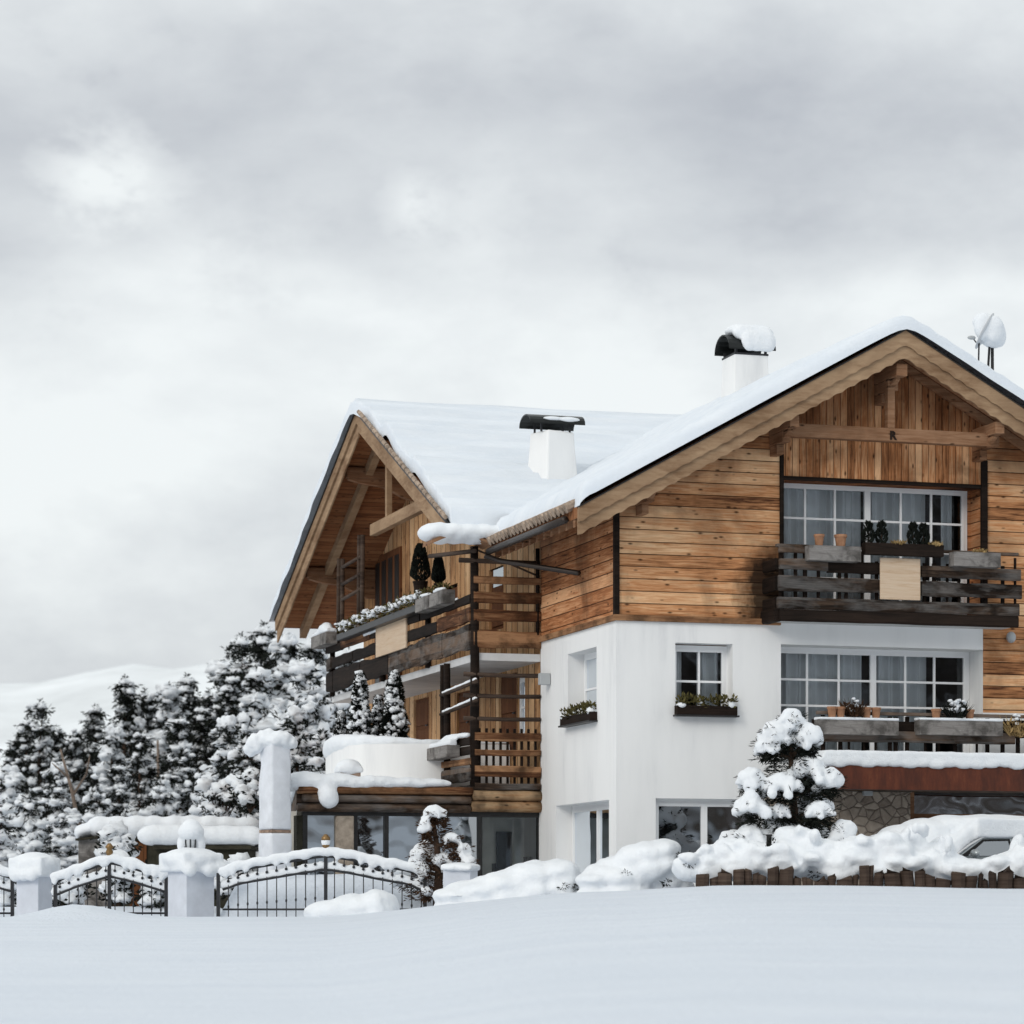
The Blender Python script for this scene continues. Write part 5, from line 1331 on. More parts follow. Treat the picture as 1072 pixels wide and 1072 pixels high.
for l_, ts in same.items():                           # neighbours of one kind are told apart by their height in the wood
    ts.sort(key=lambda e: e[0])
    names = {2: ('the taller', 'the shorter'), 3: ('the tallest', 'the middling', 'the shortest')}.get(len(ts))
    if names:
        for nm, (py, t) in zip(names, ts): t['label'] = nm + ' ' + l_
t = thing('leaning_trunk', 'thin pale leaning tree trunk, bare, before the dark conifers', 'tree', W(94, 962, 94))
MB().path([(0, 0, 0), (-.25, 0, 2.4), (-.55, 0, 4.0), (-.95, .1, 5.4)], [.08, .075, .06, .03], 8).build('trunk', 'pale_bark', t, True)
MB().path([(-.55, 0, 3.9), (-.1, 0, 4.6), (.0, 0, 5.2)], [.05, .035, .015], 6).path([(-.7, 0, 4.5), (-1.2, 0, 4.95)], [.04, .015], 6).build('branch', 'pale_bark', t, True)
t = thing('bare_trunk', 'straight brown bare trunk among the conifers above the huts', 'tree', W(166, 962, 106))
MB().path([(0, 0, 0), (.02, 0, 3), (-.03, 0, 6.4)], [.09, .08, .04], 8).build('trunk', 'pale_bark', t, True)

# terrace conifers
for k, (px, pt, rpx, dv, lab) in enumerate(((377, 697, 15, 4.6, 'conical snow dusted conifer on the terrace, farther from the house wall'), (413, 696, 18, 4.3, 'fuller conical snow dusted conifer on the terrace beside the timber wall'), (396, 722, 9, 5.4, 'short snow dusted conifer squeezed between the two tall terrace conifers'), (357, 740, 8, 6.0, 'small snowy conifer peeping over the bend of the terrace wall'))):
    v = VC + dv; u = fu(px, v); kx = xy(u, v)[1] / F; h_ = fz(pt, u, v) - ZT - 0.1
    q = random.Random(40 + k); tr, fo, sn = MB(), MB(), MB(); r0 = rpx * kx
    tr.path([(0, 0, 0), (0, 0, h_ * .9)], [.05, .01], 6)
    for i in range(int(5200 * rpx / 18)):
        z = q.random() ** .8; r_ = r0 * (1 - z) ** .62 * (1.0 + .15 * math.sin(z * 23 + k)); a_ = q.uniform(0, 6.28); f = q.uniform(.55, 1)
        fo.needle((r_ * f * math.cos(a_), r_ * f * math.sin(a_), .05 + z * h_ * .95), (math.cos(a_), math.sin(a_), q.uniform(-.3, .9)), .12, .022)
    for i in range(int(300 * rpx / 18)):
        z = q.random() ** .75; r_ = r0 * (1 - z) ** .62 * (1.0 + .15 * math.sin(z * 23 + k)); a_ = q.uniform(0, 6.28); c = q.uniform(.04, .10)
        sn.ball((r_ * math.cos(a_), r_ * math.sin(a_), .08 + z * h_ * .95), (c, c, c * .75), 7, 5, .35, i)
    plant_conifer('terrace_conifer', lab, hw(u, v, ZT), (tr, fo, sn), 'conifers on the terrace')

# garden conifer with heavy pillows of snow
def pad_tree(name, label, base_px, base_py, d, pads, top_py, trunk_mat, leaf, seed, ns, bl, bwid, lean=(), extra=10, voxel=0.045):
    q = random.Random(seed); O = W(base_px, base_py, d); kx = d / F
    t = thing(name, label, 'tree', O)
    H = (base_py - top_py) * kx
    tr, fo = MB(), MB()
    prim = []; allp = []
    for (px, py, rx, ry) in pads:
        rx *= 1.06 if py < 835 else .92; ry *= 1.28 if py < 835 else .92
        x = (px - base_px) * kx; z = (base_py - py) * kx
        span = max(.25, .85 * (1 - z / H) * H * .42)
        y = -q.uniform(.25, .75) * span
        allp.append((x, y, z, rx * kx, ry * kx))
    for i in range(extra):                            # the far side, which the photograph cannot show
        z = q.uniform(.1, .9) * H; R = .42 * H * (1 - z / H) + .2; a_ = q.uniform(.15, math.pi - .15)
        allp.append((R * math.cos(a_) * .9, R * math.sin(a_) * .8, z, q.uniform(.28, .45), q.uniform(.18, .3)))
    for (x, y, z, rx, rz_) in allp:
        prim.append(('e', (x, y, z + rz_ * .15), (rx * .62, rx * .55, rz_ * .7)))
        a0 = q.uniform(0, 6.28); nf = 7
        for k in range(nf):
            a_ = a0 + 6.28 * k / nf + q.uniform(-.3, .3); L = q.uniform(.65, 1.12); dz = q.uniform(.45, 1.0)
            for st_ in range(1, 5):
                f = st_ / 4; rr_ = rz_ * (.62 - .30 * f) * q.uniform(.8, 1.25)
                prim.append(('e', (x + rx * f * L * math.cos(a_) + q.gauss(0, .02), y + rx * f * L * .8 * math.sin(a_), z - rz_ * dz * f * f + q.gauss(0, .02)), (rr_ * 1.25, rr_ * 1.15, rr_)))
        tr.path([(0, 0, max(.1, z - rz_ * 1.6)), (x * .6, y * .6, z - rz_ * .9), (x, y, z - rz_ * .6)], [.05, .03, .012], 5)
        for i in range(ns):
            a_ = q.uniform(0, 6.28); f = q.uniform(.0, 1.05)
            p = Vector((x * (1 - .25 * q.random()) + rx * f * math.cos(a_), y * (1 - .25 * q.random()) + rx * .75 * f * math.sin(a_), z - rz_ * q.uniform(.75, 1.7)))
            dd = Vector((p.x * .6 + q.gauss(0, .5), p.y * .6 + q.gauss(0, .5), q.uniform(-.7, .35)))
            fo.needle(p, dd, bl * q.uniform(.6, 1.5), bwid)
    # inner crown and trunk
    for i in range(ns * 14):
        z = q.uniform(.05, .95) * H; R = .31 * H * (1 - z / H) ** .9 + .04; a_ = q.uniform(0, 6.28); f = q.random() ** .5
        fo.needle((R * f * math.cos(a_), R * f * math.sin(a_), z), (math.cos(a_), math.sin(a_), q.uniform(-.5, .4)), bl * q.uniform(.7, 1.3), bwid)
    tr.path([(0, 0, -.1), (.03, 0, H * .4), (lean[0] if lean else 0, 0, H * .97)], [.11, .08, .02], 8)
    tr.build('trunk', trunk_mat, t, True)
    for (x, y, z, rx, rz_) in allp:                   # twig ends standing out of the snow
        for i in range(9):
            a_ = q.uniform(0, 6.28); p = Vector((x + rx * .9 * math.cos(a_), y + rx * .75 * math.sin(a_), z + rz_ * q.uniform(-.7, .25)))
            for k in range(6): fo.needle(p + Vector((q.gauss(0, .02), q.gauss(0, .02), q.gauss(0, .02))), (math.cos(a_) + q.gauss(0, .35), math.sin(a_) + q.gauss(0, .35), q.uniform(-.3, .6)), bl * .9, bwid * .8)
    fo.build('crown', leaf, t, recalc=False)
    snow('snow', prim, t, voxel, 2, .035, 7.0)
    return t
pad_tree('garden_conifer', 'broad garden conifer bowed under thick pillows of snow before the stone wall', 830, 930, 55.2,
         [(828, 750, 13, 8), (812, 764, 15, 10), (801, 779, 12, 8), (846, 768, 10, 11), (785, 813, 14, 10), (818, 820, 22, 10), (846, 804, 26, 11), (868, 813, 13, 10), (784, 841, 19, 15), (815, 848, 12, 9),
          (854, 848, 22, 11), (812, 858, 13, 11), (784, 872, 18, 14), (798, 880, 20, 14), (879, 868, 13, 14), (885, 884, 9, 11), (832, 874, 22, 15)], 738, 'bark', 'needles', 5, 330, .13, .011, (-.1,))
pad_tree('crooked_conifer', 'small crooked conifer with brown core and big lumps of snow by the gate end', 458, 948, 59.5,
         [(455, 849, 13, 9), (445, 864, 6, 9), (473, 876, 10, 7), (485, 888, 9, 7), (463, 898, 14, 8), (490, 902, 9, 8), (439, 893, 5, 8), (476, 910, 15, 6), (444, 908, 5, 6), (447, 932, 5, 6)], 839, 'bark', 'needles_brown', 6, 150, .12, .012, (-.12,), 2)

# ------------------------------------------------------------------ hedge, palisade, mounds
q = random.Random(21)
def ground_at(px, d): return ground_z((px - CX) / F * d, d)
d0 = 54.3; hp = []; O = W(900, 930, d0); kx = d0 / F
t = thing('snowy_hedge', 'long low hedge buried in lumpy snow behind the log palisade', 'hedge', O)
for (px, py, rx, ry) in [(727, 909, 24, 16), (748, 898, 20, 15), (745, 906, 30, 16), (768, 893, 22, 16), (775, 908, 40, 14), (800, 898, 26, 18), (812, 910, 40, 12), (833, 880, 23, 16), (842, 896, 36, 18), (862, 908, 34, 13), (872, 900, 30, 14), (900, 893, 30, 18),
                         (905, 908, 40, 13), (928, 893, 30, 20), (950, 900, 36, 16), (958, 878, 14, 16), (985, 897, 14, 22), (985, 908, 40, 13), (1012, 911, 40, 12), (1040, 912, 40, 11), (1067, 888, 8, 15), (1068, 904, 36, 14), (1100, 904, 40, 16), (1140, 905, 45, 16), (1185, 905, 45, 16)]:
    x, z = (px - 900) * kx, (930 - py) * kx; sx, sz = rx * kx, ry * kx
    hp.append(('e', (x, q.uniform(-.1, .3), z), (sx, min(.6, sx), sz)))
    for k in range(5):
        a_ = q.uniform(0, 3.14); hp.append(('e', (x + sx * .8 * math.cos(a_), q.uniform(-.5, .2), z + sz * .65 * math.sin(a_)), (sx * q.uniform(.25, .45), sx * q.uniform(.3, .5), sz * q.uniform(.35, .55))))
for k in range(150):
    px = q.uniform(712, 1190); py = q.uniform(886, 916) if not 985 < px < 1062 else q.uniform(906, 916); r_ = q.uniform(.07, .2); hp.append(('e', ((px - 900) * kx, q.uniform(-.62, -.3), (930 - py) * kx - r_ * .3), (r_ * 1.2, r_ * .8, r_ * .8)))
snow('snow', hp, t, .045, 4, .035, 4.0)
fo = MB()
for (px, py) in ((748, 899), (806, 883), (803, 890), (807, 892), (870, 905), (718, 897), (722, 905), (850, 915), (770, 912), (1000, 915), (930, 915), (890, 915)):
    x, z = (px - 900) * kx, (930 - py) * kx; tuft(fo, (x, -.4, z), (.10, .10, .07), 60, .055, .010, 0)
fo.build('twigs', 'needles', t, recalc=False)
pz = ground_at(900, 53.4)
t = thing('palisade_fence', 'low palisade of rough brown log stakes along the snow field', 'fence', W(900, 930, 53.4)); kx = 53.4 / F
x = 728.0; tops = {730: 915, 780: 910, 790: 914, 812: 908, 818: 909, 905: 906, 912: 906, 924: 913, 946: 912, 958: 911, 964: 913, 1042: 913, 1052: 912}
while x < 1200:
    wpx = q.choice((6, 8, 10, 12, 15, 17)) + q.uniform(-1, 1); c = x + wpx / 2
    tp = min([tops[k] for k in tops if abs(k - c) < wpx * .6] or [q.uniform(913, 922)])
    zb_ = ground_at(c, 53.4) - .15; z1 = (HY - tp) / F * 53.4 - O.z * 0
    base = Vector(((c - 900) * kx, q.uniform(-.03, .03), 0)); z00 = zb_ - (HY - 930) / F * 53.4; z11 = z1 - (HY - 930) / F * 53.4
    r_ = wpx * kx * .5
    mb = MB(); mb.path([base + Vector((0, 0, z00)), base + Vector((q.gauss(0, .012), 0, (z00 + z11) / 2)), base + Vector((q.gauss(0, .012), 0, z11 - .02)), base + Vector((0, 0, z11))], [r_, r_ * .99, r_ * .98, r_ * .9], 9)
    mb.build('stake', 'post_bark', t); x += wpx - .4
t = thing('iron_stake', 'short dark square post standing in the snow under the garden conifer', 'post', W(805, 897, 54.0)); MB().box(-.045, .045, -.045, .045, -.3, .38).build('post', 'dark_metal', t); MB().box(-.055, .055, -.055, .055, .381, .41).build('cap', 'dark_metal', t)

def mound(label, O, prims, name='snow_mound', voxel=.06, twigs=(), cat='snow mound'):
    t = thing(name, label, cat, O)
    prims = prims + [('e', (c[0], c[1], c[2] - .3), (r_[0] * 1.08, r_[1] * 1.05, r_[2] * 1.1)) for _, c, r_ in prims]
    snow('snow', prims, t, voxel, 5, .05, 2.4)
    if twigs:
        mb = MB()
        for c in twigs: tuft(mb, c, (.10, .10, .06), 60, .055, .010, 0)
        mb.build('twigs', 'needles', t, recalc=False)
    return t
d = 56.5; k_ = d / F
mound('long smooth snow mound rising towards the plaster wall before the glazed front', W(540, 935, d), [('e', ((px - 540) * k_, .2, (935 - py) * k_), (rx * k_, .9, ry * k_)) for (px, py, rx, ry) in ((585, 914, 24, 16), (560, 918, 34, 17), (535, 926, 40, 15), (505, 933, 42, 12), (480, 938, 30, 9), (592, 924, 20, 12))], twigs=[(.9, -.65, .12), (1.15, -.6, .1)])
d = 55.6; k_ = d / F
mound('lumpy snow covered shrub under the wide ground floor window', W(665, 930, d), [('e', ((px - 665) * k_, q.uniform(-.2, .4), (930 - py) * k_), (rx * k_, .6, ry * k_)) for (px, py, rx, ry) in ((694, 890, 20, 12), (680, 894, 22, 14), (665, 900, 24, 16), (648, 908, 24, 14), (632, 915, 22, 11), (620, 922, 20, 9), (700, 905, 18, 20), (680, 912, 30, 16), (650, 920, 34, 12), (712, 915, 16, 14))], 'snowy_shrub', .05, [(.75, -.35, .62), (.85, -.4, .5), (-.2, -.6, .25), (.55, -.6, .1)], 'shrub')
d = 57.6; k_ = d / F
mound('smooth rounded snow heap against the wide iron gate', W(370, 955, d), [('e', ((px - 370) * k_, .1, (955 - py) * k_), (rx * k_, .7, ry * k_)) for (px, py, rx, ry) in ((395, 945, 20, 14), (375, 949, 32, 14), (350, 955, 34, 12), (398, 952, 20, 14))])

# ------------------------------------------------------------------ gates and pillars
def pillar(label, px, d, wpx, dpx, top, rz, capr, cap_h, lamp=False, base=965):
    O = W(px, base, d); k_ = d / F; t = thing('gate_pillar', label, 'pillar', O, rz); H = (base - top) * k_
    a_, b_ = wpx * k_ / 2, dpx * k_ / 2
    MB().box(-a_, a_, -b_, b_, -.3, H).build('shaft', 'plaster_blue', t, bevel=.015)
    MB().box(-a_ - .04, a_ + .04, -b_ - .04, b_ + .04, H + .002, H + .06).build('cap', 'iced_stone', t, bevel=.02)
    r_ = capr * k_; hh = cap_h * k_
    snow('snow_cap', [('b', (-r_ * .8, -r_ * .75, H - .02), (r_ * .8, r_ * .75, H + hh * .8)), ('e', (0, 0, H + hh * .5), (r_, r_ * .9, hh * .55))] + [('e', (q.uniform(-.8, .8) * r_, -r_ * .75, H + .02), (r_ * .25, r_ * .2, hh * .3)) for _ in range(5)], t, .04, 6, .015)
    return O, t, H, hh, k_
pillar('short white gate pillar with square snow cap between the two outer gates', 36, 61.3, 27, 27, 917, math.radians(-24), 26, 24)
O, t0, H, hh, k_ = pillar('stout white gate pillar carrying a snow capped lantern', 200, 60.0, 35, 35, 912, math.radians(40), 32, 24)
lt = thing('pillar_lantern', 'domed lantern under a ball of snow on the stout gate pillar', 'lantern', O + Vector((0, 0, H + hh * .85)))
MB().lathe((0, 0, 0), [(.15, 0), (.15, .04), (.11, .06)], 16).build('base', 'iron', lt)
MB().lathe((0, 0, .06), [(.115, 0), (.13, .14), (.12, .26)], 16).build('glass', 'lantern_glass', lt, True)
mb = MB()
for i in range(8):
    a_ = i * .785; mb.path([(.125 * math.cos(a_), .125 * math.sin(a_), .05), (.145 * math.cos(a_), .145 * math.sin(a_), .19), (.13 * math.cos(a_), .13 * math.sin(a_), .34)], .014, 5)
mb.build('cage', 'iron', lt)
snow('snow', [('e', (0, 0, .40), (.27, .26, .20)), ('e', (0, 0, .50), (.2, .2, .16)), ('e', (.16, .08, .18), (.14, .14, .2)), ('e', (-.18, .1, .16), (.12, .14, .2)), ('e', (0, .12, .15), (.2, .14, .2))], lt, .03, 4, .012)
pillar('low white pillar stub at the end of the wide gate under the crooked conifer', 482, 58.9, 30, 26, 911, math.radians(-17), 22, 8)

def gate(label, d, prof, posts, bars, bottom, group='wrought iron gates', snow_h=.10, dots=True, name='iron_gate', slope=0.0):
    pc = (prof[0][0] + prof[-1][0]) / 2; O = W(pc, bottom, d); k_ = d / F
    t = thing(name, label, 'gate', O, 0, group)
    def P(px, py): return Vector(((px - pc) * k_, 0, (bottom - py) * k_))
    def zat(px):
        for (a, za), (b_, zb2) in zip(prof, prof[1:]):
            if a <= px <= b_: return lerp(za, zb2, (px - a) / (b_ - a))
        return prof[0][1] if px < prof[0][0] else prof[-1][1]
    n = 30; xs_ = [lerp(prof[0][0], prof[-1][0], i / n) for i in range(n + 1)]
    sm_ = lambda x: (zat(x - 5) + zat(x) + zat(x + 5)) / 3
    for off in (3, 17): MB().path([P(x, sm_(x) + off) for x in xs_], .025, 6).build('rail', 'iron', t, True)
    MB().path([P(xs_[0], bottom - 6), P(xs_[-1], bottom - 6)], .02, 6).build('rail', 'iron', t, True)
    for px in posts:
        MB().box(P(px, 0).x - .035, P(px, 0).x + .035, -.035, .035, -.2, P(px, sm_(px) - 1).z).build('post', 'iron', t)
    i = 0; x = prof[0][0] + bars * .6
    while x < prof[-1][0] - 2:
        if min(abs(x - p_) for p_ in posts) > 3:
            mb = MB(); mb.path([P(x, bottom + 4), P(x, sm_(x) + 3)], .011, 5); mb.ball(P(x, (bottom + sm_(x)) / 2 + 14), (.022, .022, .04), 6, 5)
            if dots: mb.ball(P(x, sm_(x) + 10) + Vector((0, -.03, 0)), (.03, .03, .03), 8, 6)
            mb.build('bar', 'iron', t)
        x += bars
    pr = []
    for x in [lerp(prof[0][0], prof[-1][0], i / 60) for i in range(61)]:
        pr.append(('e', P(x, sm_(x) - 2.5 + .6 * math.sin(x * .3)), (.10, .09, .10 + .03 * noise.noise(Vector((x * .13, pc, 0)))))); sag = q.uniform(0, 1)
        if sag > .8: pr.append(('e', P(x, sm_(x) + 1) + Vector((0, -.03, 0)), (.07, .06, .11)))
        pr.append(('e', P(x, sm_(x) + 12.5 + .7 * math.sin(x * .37)) + Vector((0, .03, 0)), (.09, .05, .09 + .04 * noise.noise(Vector((x * .17, pc, 4))))))
    snow('snow', pr, t, .03, 4, .012)
    return t, P, sm_
g, P, zz = gate('wide double iron gate with snow on its arched rails, before the glazed front', 59.3, [(233, 915), (250, 908), (280, 903), (315, 897), (341, 893), (367, 897), (400, 904), (430, 909), (445, 917)], [228.5, 341, 445], 10.1, 958)
MB().lathe(P(341, 889), [(.05, 0), (.08, .08), (.05, .14), (.09, .18), (.09, .23), (.03, .3)], 10).build('finial', 'gold_metal', g, True); snow('snow', [('e', P(341, 881) + Vector((0, 0, .0)), (.09, .09, .15))], g, .025, 3, .006)
g, P, zz = gate('single arched iron gate leaf pair between the short pillar and the lantern pillar', 60.6, [(57, 921), (75, 913), (96, 906), (114, 900), (135, 905), (155, 911), (174, 917)], [58, 114.5, 174], 9.6, 962)
MB().lathe(P(114.5, 896), [(.05, 0), (.08, .08), (.05, .14), (.09, .18), (.03, .26)], 10).build('finial', 'gold_metal', g, True)
gate('outermost iron gate cut off by the picture edge beyond the short pillar', 62.0, [(-105, 920), (-80, 912), (-46, 903), (-15, 908), (14, 917)], [-104, -46, 13], 9.4, 962)

# snow plastered standing stone
O = W(288, 965, 61.4); k_ = 61.4 / F
t = thing('standing_stone', 'tall slim chimney like stone block plastered white with snow beside the terrace', 'stone pillar', O, math.radians(38))
def block(name, z0, z1, a0, a1):
    mb = MB(); n = 8; vs = []
    for i in range(n + 1):
        z = lerp(z0, z1, i / n); w_ = lerp(a0, a1, i / n) * (1 + .05 * noise.noise(Vector((z * 1.3, 2, 1))))
        for (sx, sy) in ((-1, -1), (1, -1), (1, 1), (-1, 1)): vs.append((sx * w_ + .03 * noise.noise(Vector((z * 2, sx, sy))), sy * w_ + .03 * noise.noise(Vector((z * 2, sy, sx + 4))), z))
    fs = [(0, 3, 2, 1), tuple(4 * n + k for k in range(4))] + [(4 * i + k, 4 * i + (k + 1) % 4, 4 * i + 4 + (k + 1) % 4, 4 * i + 4 + k) for i in range(n) for k in range(4)]
    mb.add(vs, fs); o = mb.build(name, 'iced_stone', t, True, bevel=.06); o.modifiers['bevel'].segments = 3; es = o.modifiers.new('e', 'EDGE_SPLIT'); es.split_angle = math.radians(60)
block('lower_block', -.3, (965 - 872) * k_, 14.0 * k_, 13.2 * k_); block('upper_block', (965 - 869) * k_, (965 - 778) * k_, 13.0 * k_, 12.2 * k_)
MB().box(-12 * k_, 12 * k_, -12 * k_, 12 * k_, (965 - 872) * k_ + .001, (965 - 869) * k_ - .001).build('joint', 'brick', t)
zt_ = (965 - 778) * k_
snow('snow_cap', [('e', (0, 0, zt_ + .05), (.36, .36, .19)), ('e', (-.12, .1, zt_ + .14), (.22, .22, .15)), ('e', (.05, -.1, zt_ + .12), (.27, .25, .12)), ('e', (.12, .14, zt_ + .1), (.18, .18, .14)), ('e', (-.34, .2, zt_ - .0), (.22, .2, .2)), ('e', (-.44, .28, zt_ - .12), (.14, .14, .18)), ('e', (.22, -.18, zt_), (.18, .18, .13))], t, .035, 2, .05, 5.0)

# garden huts under slabs of snow
def hut(label, px0, px1, d, roof_py, th_py, bottom, dep, door=None, rise=0.0):
    pc = (px0 + px1) / 2; k_ = d / F; O = W(pc, bottom, d); t = thing('garden_hut', label, 'hut', O); L = (px1 - px0) / 2 * k_; zr_ = (bottom - roof_py - th_py) * k_
    MB().box(-L * .94, L * .94, -dep / 2, dep / 2, -.3, zr_ - .101).build('wall', 'hut_wood', t)
    MB().box(-L, L, -dep / 2 - .2, dep / 2 + .2, zr_ - .1, zr_).build('roof', 'hut_wood', t, bevel=.01)
    if door:
        a, b_ = ((p - pc) * k_ for p in door); o = MB().box(a, b_, -dep / 2 - .04, -dep / 2 - .003, -.2, zr_ - .12).build('door', 'brown_door', t); MB().ball((b_ - .1, -dep / 2 - .06, zr_ * .5), (.03, .03, .03)).build('handle', 'iron', o)
    pr = [('b', (-L * .97, -dep / 2 - .15, zr_ + .0), (L * .97, dep / 2 + .15, zr_ + th_py * k_ * .85))]
    for i in range(9): x = lerp(-L, L, i / 8); pr.append(('e', (x, -dep / 2 - .08, zr_ + th_py * k_ * .5), (.4, .3, th_py * k_ * .52)))
    snow('roof_snow', pr, t, .07, 8, .04, 1.2)
    return t
hut('dark garden hut with long snow slab roof and brown plank door, set farther back', 112, 263, 77, 856, 21, 955, 2.6, (143, 160))
hut('nearer dark garden hut with rounded snow slab roof behind the lantern pillar', 166, 267, 73, 866, 20, 955, 2.0)
t = thing('log_store', 'low grey lean-to with sloping snowy roof at the end of the farther hut', 'hut', W(104, 955, 76.5)); k_ = 76.5 / F
MB().hexa([(-16 * k_, -1, -.3), (14 * k_, -1, -.3), (14 * k_, 1, -.3), (-16 * k_, 1, -.3), (-16 * k_, -1, 74 * k_), (14 * k_, -1, 77 * k_), (14 * k_, 1, 77 * k_), (-16 * k_, 1, 74 * k_)]).build('wall', 'grey_box', t)
MB().hexa([(-18 * k_, -1.2, 74 * k_), (14 * k_, -1.2, 77 * k_), (14 * k_, 1.2, 77 * k_), (-18 * k_, 1.2, 74 * k_), (-18 * k_, -1.2, 76 * k_), (14 * k_, -1.2, 80 * k_), (14 * k_, 1.2, 80 * k_), (-18 * k_, 1.2, 76 * k_)]).build('roof', 'hut_wood', t)
snow('roof_snow', [('e', (lerp(-14, 22, i / 7) * k_, 0, lerp(83, 90, (i / 7) ** .7) * k_), (.28, 1.15, .24)) for i in range(8)], t, .06, 6, .03, 1.5)

# snow laden bushes behind the gates
def bush(label, px, py, rx, ry, d, seed, n=16):
    q = random.Random(seed); k_ = d / F; O = W(px, py + ry, d); t = thing('snowy_bush', label, 'bush', O); fo, sn, st = MB(), MB(), MB(); R, H = rx * k_, 2 * ry * k_
    for i in range(n):
        a_ = q.uniform(0, 6.28); f = q.uniform(.1, .9); p = Vector((R * f * math.cos(a_), R * f * math.sin(a_) * .7, H * q.uniform(.15, .95)))
        st.path([(0, 0, -.1), p * .6, p], [.03, .02, .008], 5)
        for k in range(34): fo.needle(p + Vector((q.gauss(0, .12), q.gauss(0, .12), q.gauss(0, .1) - .05)), (q.gauss(0, 1), q.gauss(0, 1), q.gauss(0, .6)), .16, .03)
        c = q.uniform(.13, .26); sn.ball(p + Vector((0, 0, c * .4)), (c, c, c * .7), 9, 7, .35, i + seed)
    st.build('stems', 'bark', t); fo.build('leaves', 'needles', t, recalc=False); sn.build('snow', 'snow', t, True)
for k, b_ in enumerate([('snowy bush behind the arched gate, near the finial', 125, 925, 22, 28, 65.5), ('rounded snow topped bush rising above the arched gate before the huts', 121, 888, 17, 18, 69), ('snowy bush behind the arched gate, beside the lantern pillar', 160, 935, 14, 22, 65), ('snowy bush behind the wide gate, beside the lantern pillar', 250, 925, 22, 22, 64.5), ('small snowy bush behind the middle post of the wide gate', 323, 938, 16, 14, 63), ('low snowy bush behind the outermost gate', 6, 935, 14, 20, 67), ('dark snowy bush behind the short pillar', 72, 935, 20, 20, 67), ('snowy bush at the foot of the crooked conifer behind the gate end', 425, 935, 16, 14, 62.5), ('snowy bush between the huts and the standing stone', 232, 842, 26, 22, 79), ('heavily laden snowy bush leaning on the standing stone', 262, 828, 22, 18, 74)]):
    bush(*b_, seed=70 + k, n=20)

# ------------------------------------------------------------------ car under snow
ct = thing('snowed_car', 'grey car buried in snow with part of one side window showing, beside the hedge', 'car', (8.86, 56.6, 0.02), math.radians(210))
def side_extrude(poly, w0, w1=None):
    mb = MB(); n = len(poly); w1 = w1 or [w0] * n
    L_ = [(x, w1[i], z) for i, (x, z) in enumerate(poly)]; R_ = [(x, -w1[i], z) for i, (x, z) in enumerate(poly)]
    return mb.add(L_ + R_, [tuple(range(n)), tuple(range(2 * n - 1, n - 1, -1))] + [(i, n + i, n + (i + 1) % n, (i + 1) % n) for i in range(n)])
lowp = [(-2.1, .32), (-2.16, .6), (-2.1, .95), (-1.8, 1.02), (1.12, 1.0), (1.8, .90), (2.1, .72), (2.14, .45), (2.05, .3)]
side_extrude(lowp, .85, [.80, .82, .80, .80, .83, .80, .74, .76, .76]).build('body', 'carpaint', ct, bevel=.05)
cab = [(-1.95, 1.0), (1.14, 1.0), (.38, 1.40), (-.2, 1.45), (-1.15, 1.44), (-1.7, 1.28)]
side_extrude(cab, .8, [.78, .80, .62, .61, .61, .64]).build('cabin', 'carpaint', ct, bevel=.03)
for s_ in (-1, 1):
    def sp_(x, z): f = (z - 1.0) / .42; return (x, s_ * (lerp(.80, .62, f) + .006), z)
    MB().quad(sp_(1.0, 1.03), sp_(-.30, 1.03), sp_(-.30, 1.37), sp_(.36, 1.355)).build('side_window', 'rubber', ct, recalc=False)
    MB().quad(*[(x, y + s_ * .004, z) for x, y, z in (sp_(.82, 1.04), sp_(-.24, 1.04), sp_(-.24, 1.33), sp_(.34, 1.315))]).build('pane', 'glass_sky', ct, recalc=False)
    MB().quad(sp_(-.42, 1.03), sp_(-1.35, 1.03), sp_(-1.2, 1.36), sp_(-.42, 1.37)).build('side_window', 'rubber', ct, recalc=False)
    MB().path([sp_(1.12, 1.03), sp_(.72, 1.24), sp_(.36, 1.395), sp_(-.2, 1.43), sp_(-1.1, 1.42)], .028, 6).build('window_trim', 'chrome', ct, True)
    MB().ball((.78, s_ * .95, 1.08), (.07, .13, .08), 10, 7).build('mirror', 'carpaint', ct, True)
    for x in (-1.3, 1.32):
        w_ = MB(); w_.path([(x, s_ * .62, .31), (x, s_ * .82, .31)], .31, 20); o = w_.build('wheel', 'rubber', ct); r_ = MB(); r_.path([(x, s_ * .80, .31), (x, s_ * .835, .31)], .19, 14); r_.build('rim', 'chrome', o)
    MB().ball((2.08, s_ * .58, .68), (.06, .14, .09), 10, 7).build('headlight', 'lantern_glass', ct, True)
MB().quad((1.15, -.72, 1.02), (1.15, .72, 1.02), (.40, .56, 1.405), (.40, -.56, 1.405)).build('windscreen', 'rubber', ct, recalc=False)
MB().path([(1.28, -.80, 1.02), (1.2, -.80, 1.10), (.96, -.76, 1.34), (.86, -.70, 1.36), (.62, -.55, 1.39)], .025, 6).build('wiper', 'rubber', ct)
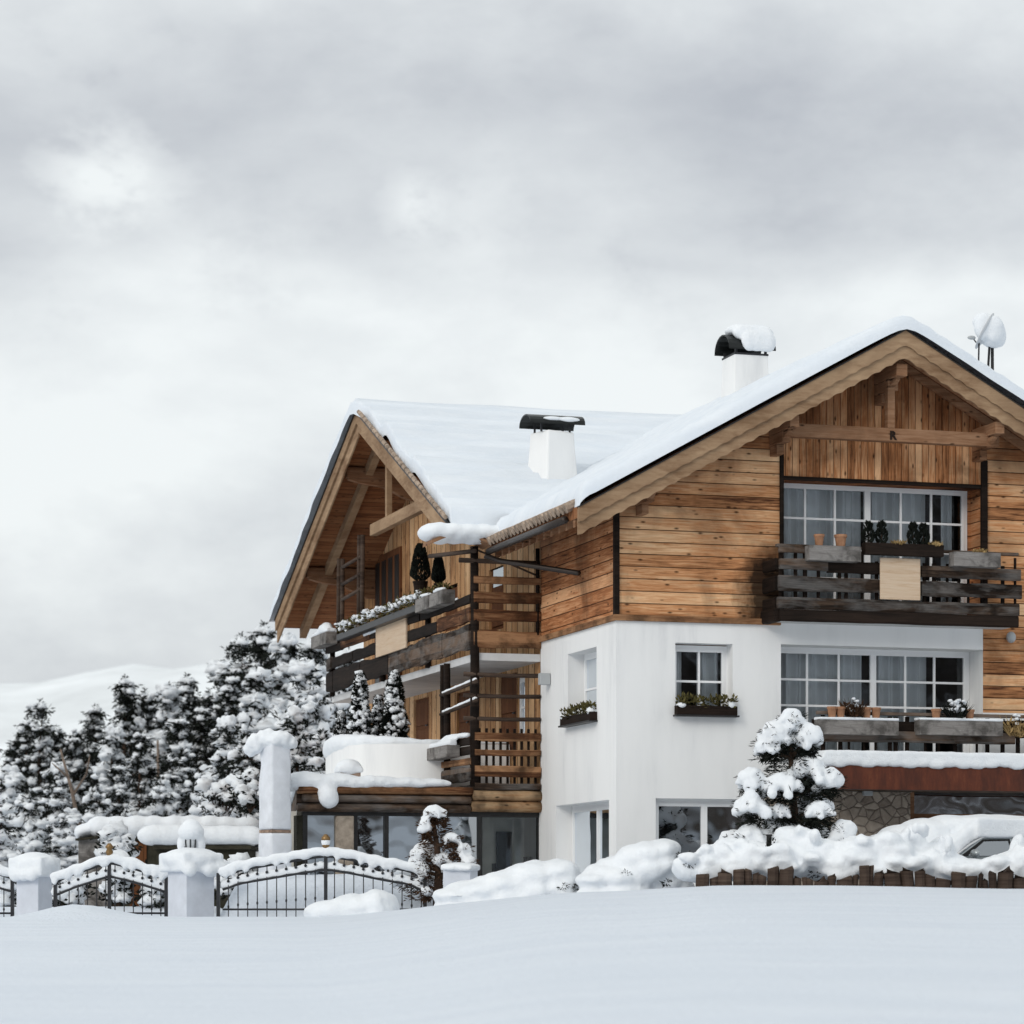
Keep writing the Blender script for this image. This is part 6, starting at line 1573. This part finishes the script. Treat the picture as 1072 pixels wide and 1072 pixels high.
pr = [('h', [(1.2, -.62, .98), (1.2, .74, .98), (.32, .60, 1.40), (.32, -.52, 1.40), (1.42, -.60, 1.10), (1.42, .70, 1.10), (.55, .60, 1.66), (.55, -.50, 1.66)]), ('b', (-1.9, -.72, 1.38), (.5, .70, 1.78)), ('b', (1.15, -.8, .88), (2.2, .8, 1.26)), ('e', (2.1, -.1, 1.15), (.3, .75, .34)), ('e', (1.55, -.2, 1.3), (.6, .6, .36)), ('e', (1.15, -.15, 1.42), (.6, .58, .36)), ('e', (.55, -.08, 1.6), (.6, .55, .24)), ('e', (2.2, .35, 1.3), (.22, .25, .2)), ('e', (-1.6, 0, 1.45), (.6, .75, .35)), ('e', (-.5, 0, 1.72), (1.3, .6, .14)), ('h', [(-1.5, .70, .98), (-2.2, .70, .9), (-2.2, -.7, .9), (-1.5, -.7, .98), (-1.2, .66, 1.5), (-2.1, .6, 1.3), (-2.1, -.6, 1.3), (-1.2, -.66, 1.5)]), ('e', (1.3, .6, 1.05), (.5, .22, .18))]
snow('snow', pr, ct, .05, 7, .02, 2.0)

# ------------------------------------------------------------------ satellite dish on the roof
vd_ = 3.2; ud = fu(1037, vd_); zrd = zf(ud) + .2; kx = xy(ud, vd_)[1] / F
t = thing('satellite_dish', 'white satellite dish plastered with snow on a short mast on the roof', 'satellite dish', hw(ud, vd_, zrd), ANG)
zc = lambda py: fz(py, ud, vd_) - zrd
MB().path([(.06, 0, -.3), (.04, 0, zc(355))], .035, 8).build('mast', 'dark_metal', t, True)
MB().path([(.2, .3, -.25), (.06, .05, zc(352))], .02, 6).path([(-.26, -.1, -.1), (-.02, 0, zc(357))], .026, 6).path([(-.4, -.1, .0), (-.3, -.05, zc(360))], .018, 6).build('strut', 'dark_metal', t, True)
rot = Matrix.Rotation(math.radians(-118), 3, 'Z') @ Matrix.Rotation(math.radians(62), 3, 'X')
mb = MB(); n = 20; vs = [(0, 0, 0)]; fs = []
for j in range(1, 6):
    r_ = .42 * j / 5
    for k in range(n): vs.append((r_ * math.cos(k * 6.2832 / n), r_ * math.sin(k * 6.2832 / n), r_ * r_ * .6))
for k in range(n): fs.append((0, 1 + k, 1 + (k + 1) % n))
for j in range(4):
    for k in range(n): fs.append((1 + j * n + k, 1 + (j + 1) * n + k, 1 + (j + 1) * n + (k + 1) % n, 1 + j * n + (k + 1) % n))
ctr = Vector((-.05, 0, zc(348.5)))
mb.add([ctr + rot @ Vector(p) for p in vs], fs); o = mb.build('reflector', 'dish', t, True, recalc=False); so2 = o.modifiers.new('s', 'SOLIDIFY'); so2.thickness = .02
MB().path([ctr + rot @ Vector((0, -.34, .06)), ctr + Vector((-.42, -.1, -.16))], .014, 6).build('arm', 'iron', t); MB().ball(ctr + Vector((-.45, -.1, -.15)), (.10, .05, .045), 9, 7).build('receiver', 'grey_plastic', t, True)
snow('snow', [('e', ctr + Vector((.08, 0, .02)), (.30, .26, .34)), ('e', ctr + Vector((-.12, 0, .24)), (.24, .24, .18)), ('e', ctr + Vector((.12, 0, -.14)), (.24, .24, .2)), ('e', ctr + Vector((.26, 0, -.05)), (.14, .2, .26)), ('e', ctr + Vector((-.2, -.12, .1)), (.2, .16, .3)), ('e', ctr + Vector((.05, -.2, .05)), (.22, .12, .3))], t, .03, 4, .02)
bpy.data.scenes.remove(TMP)
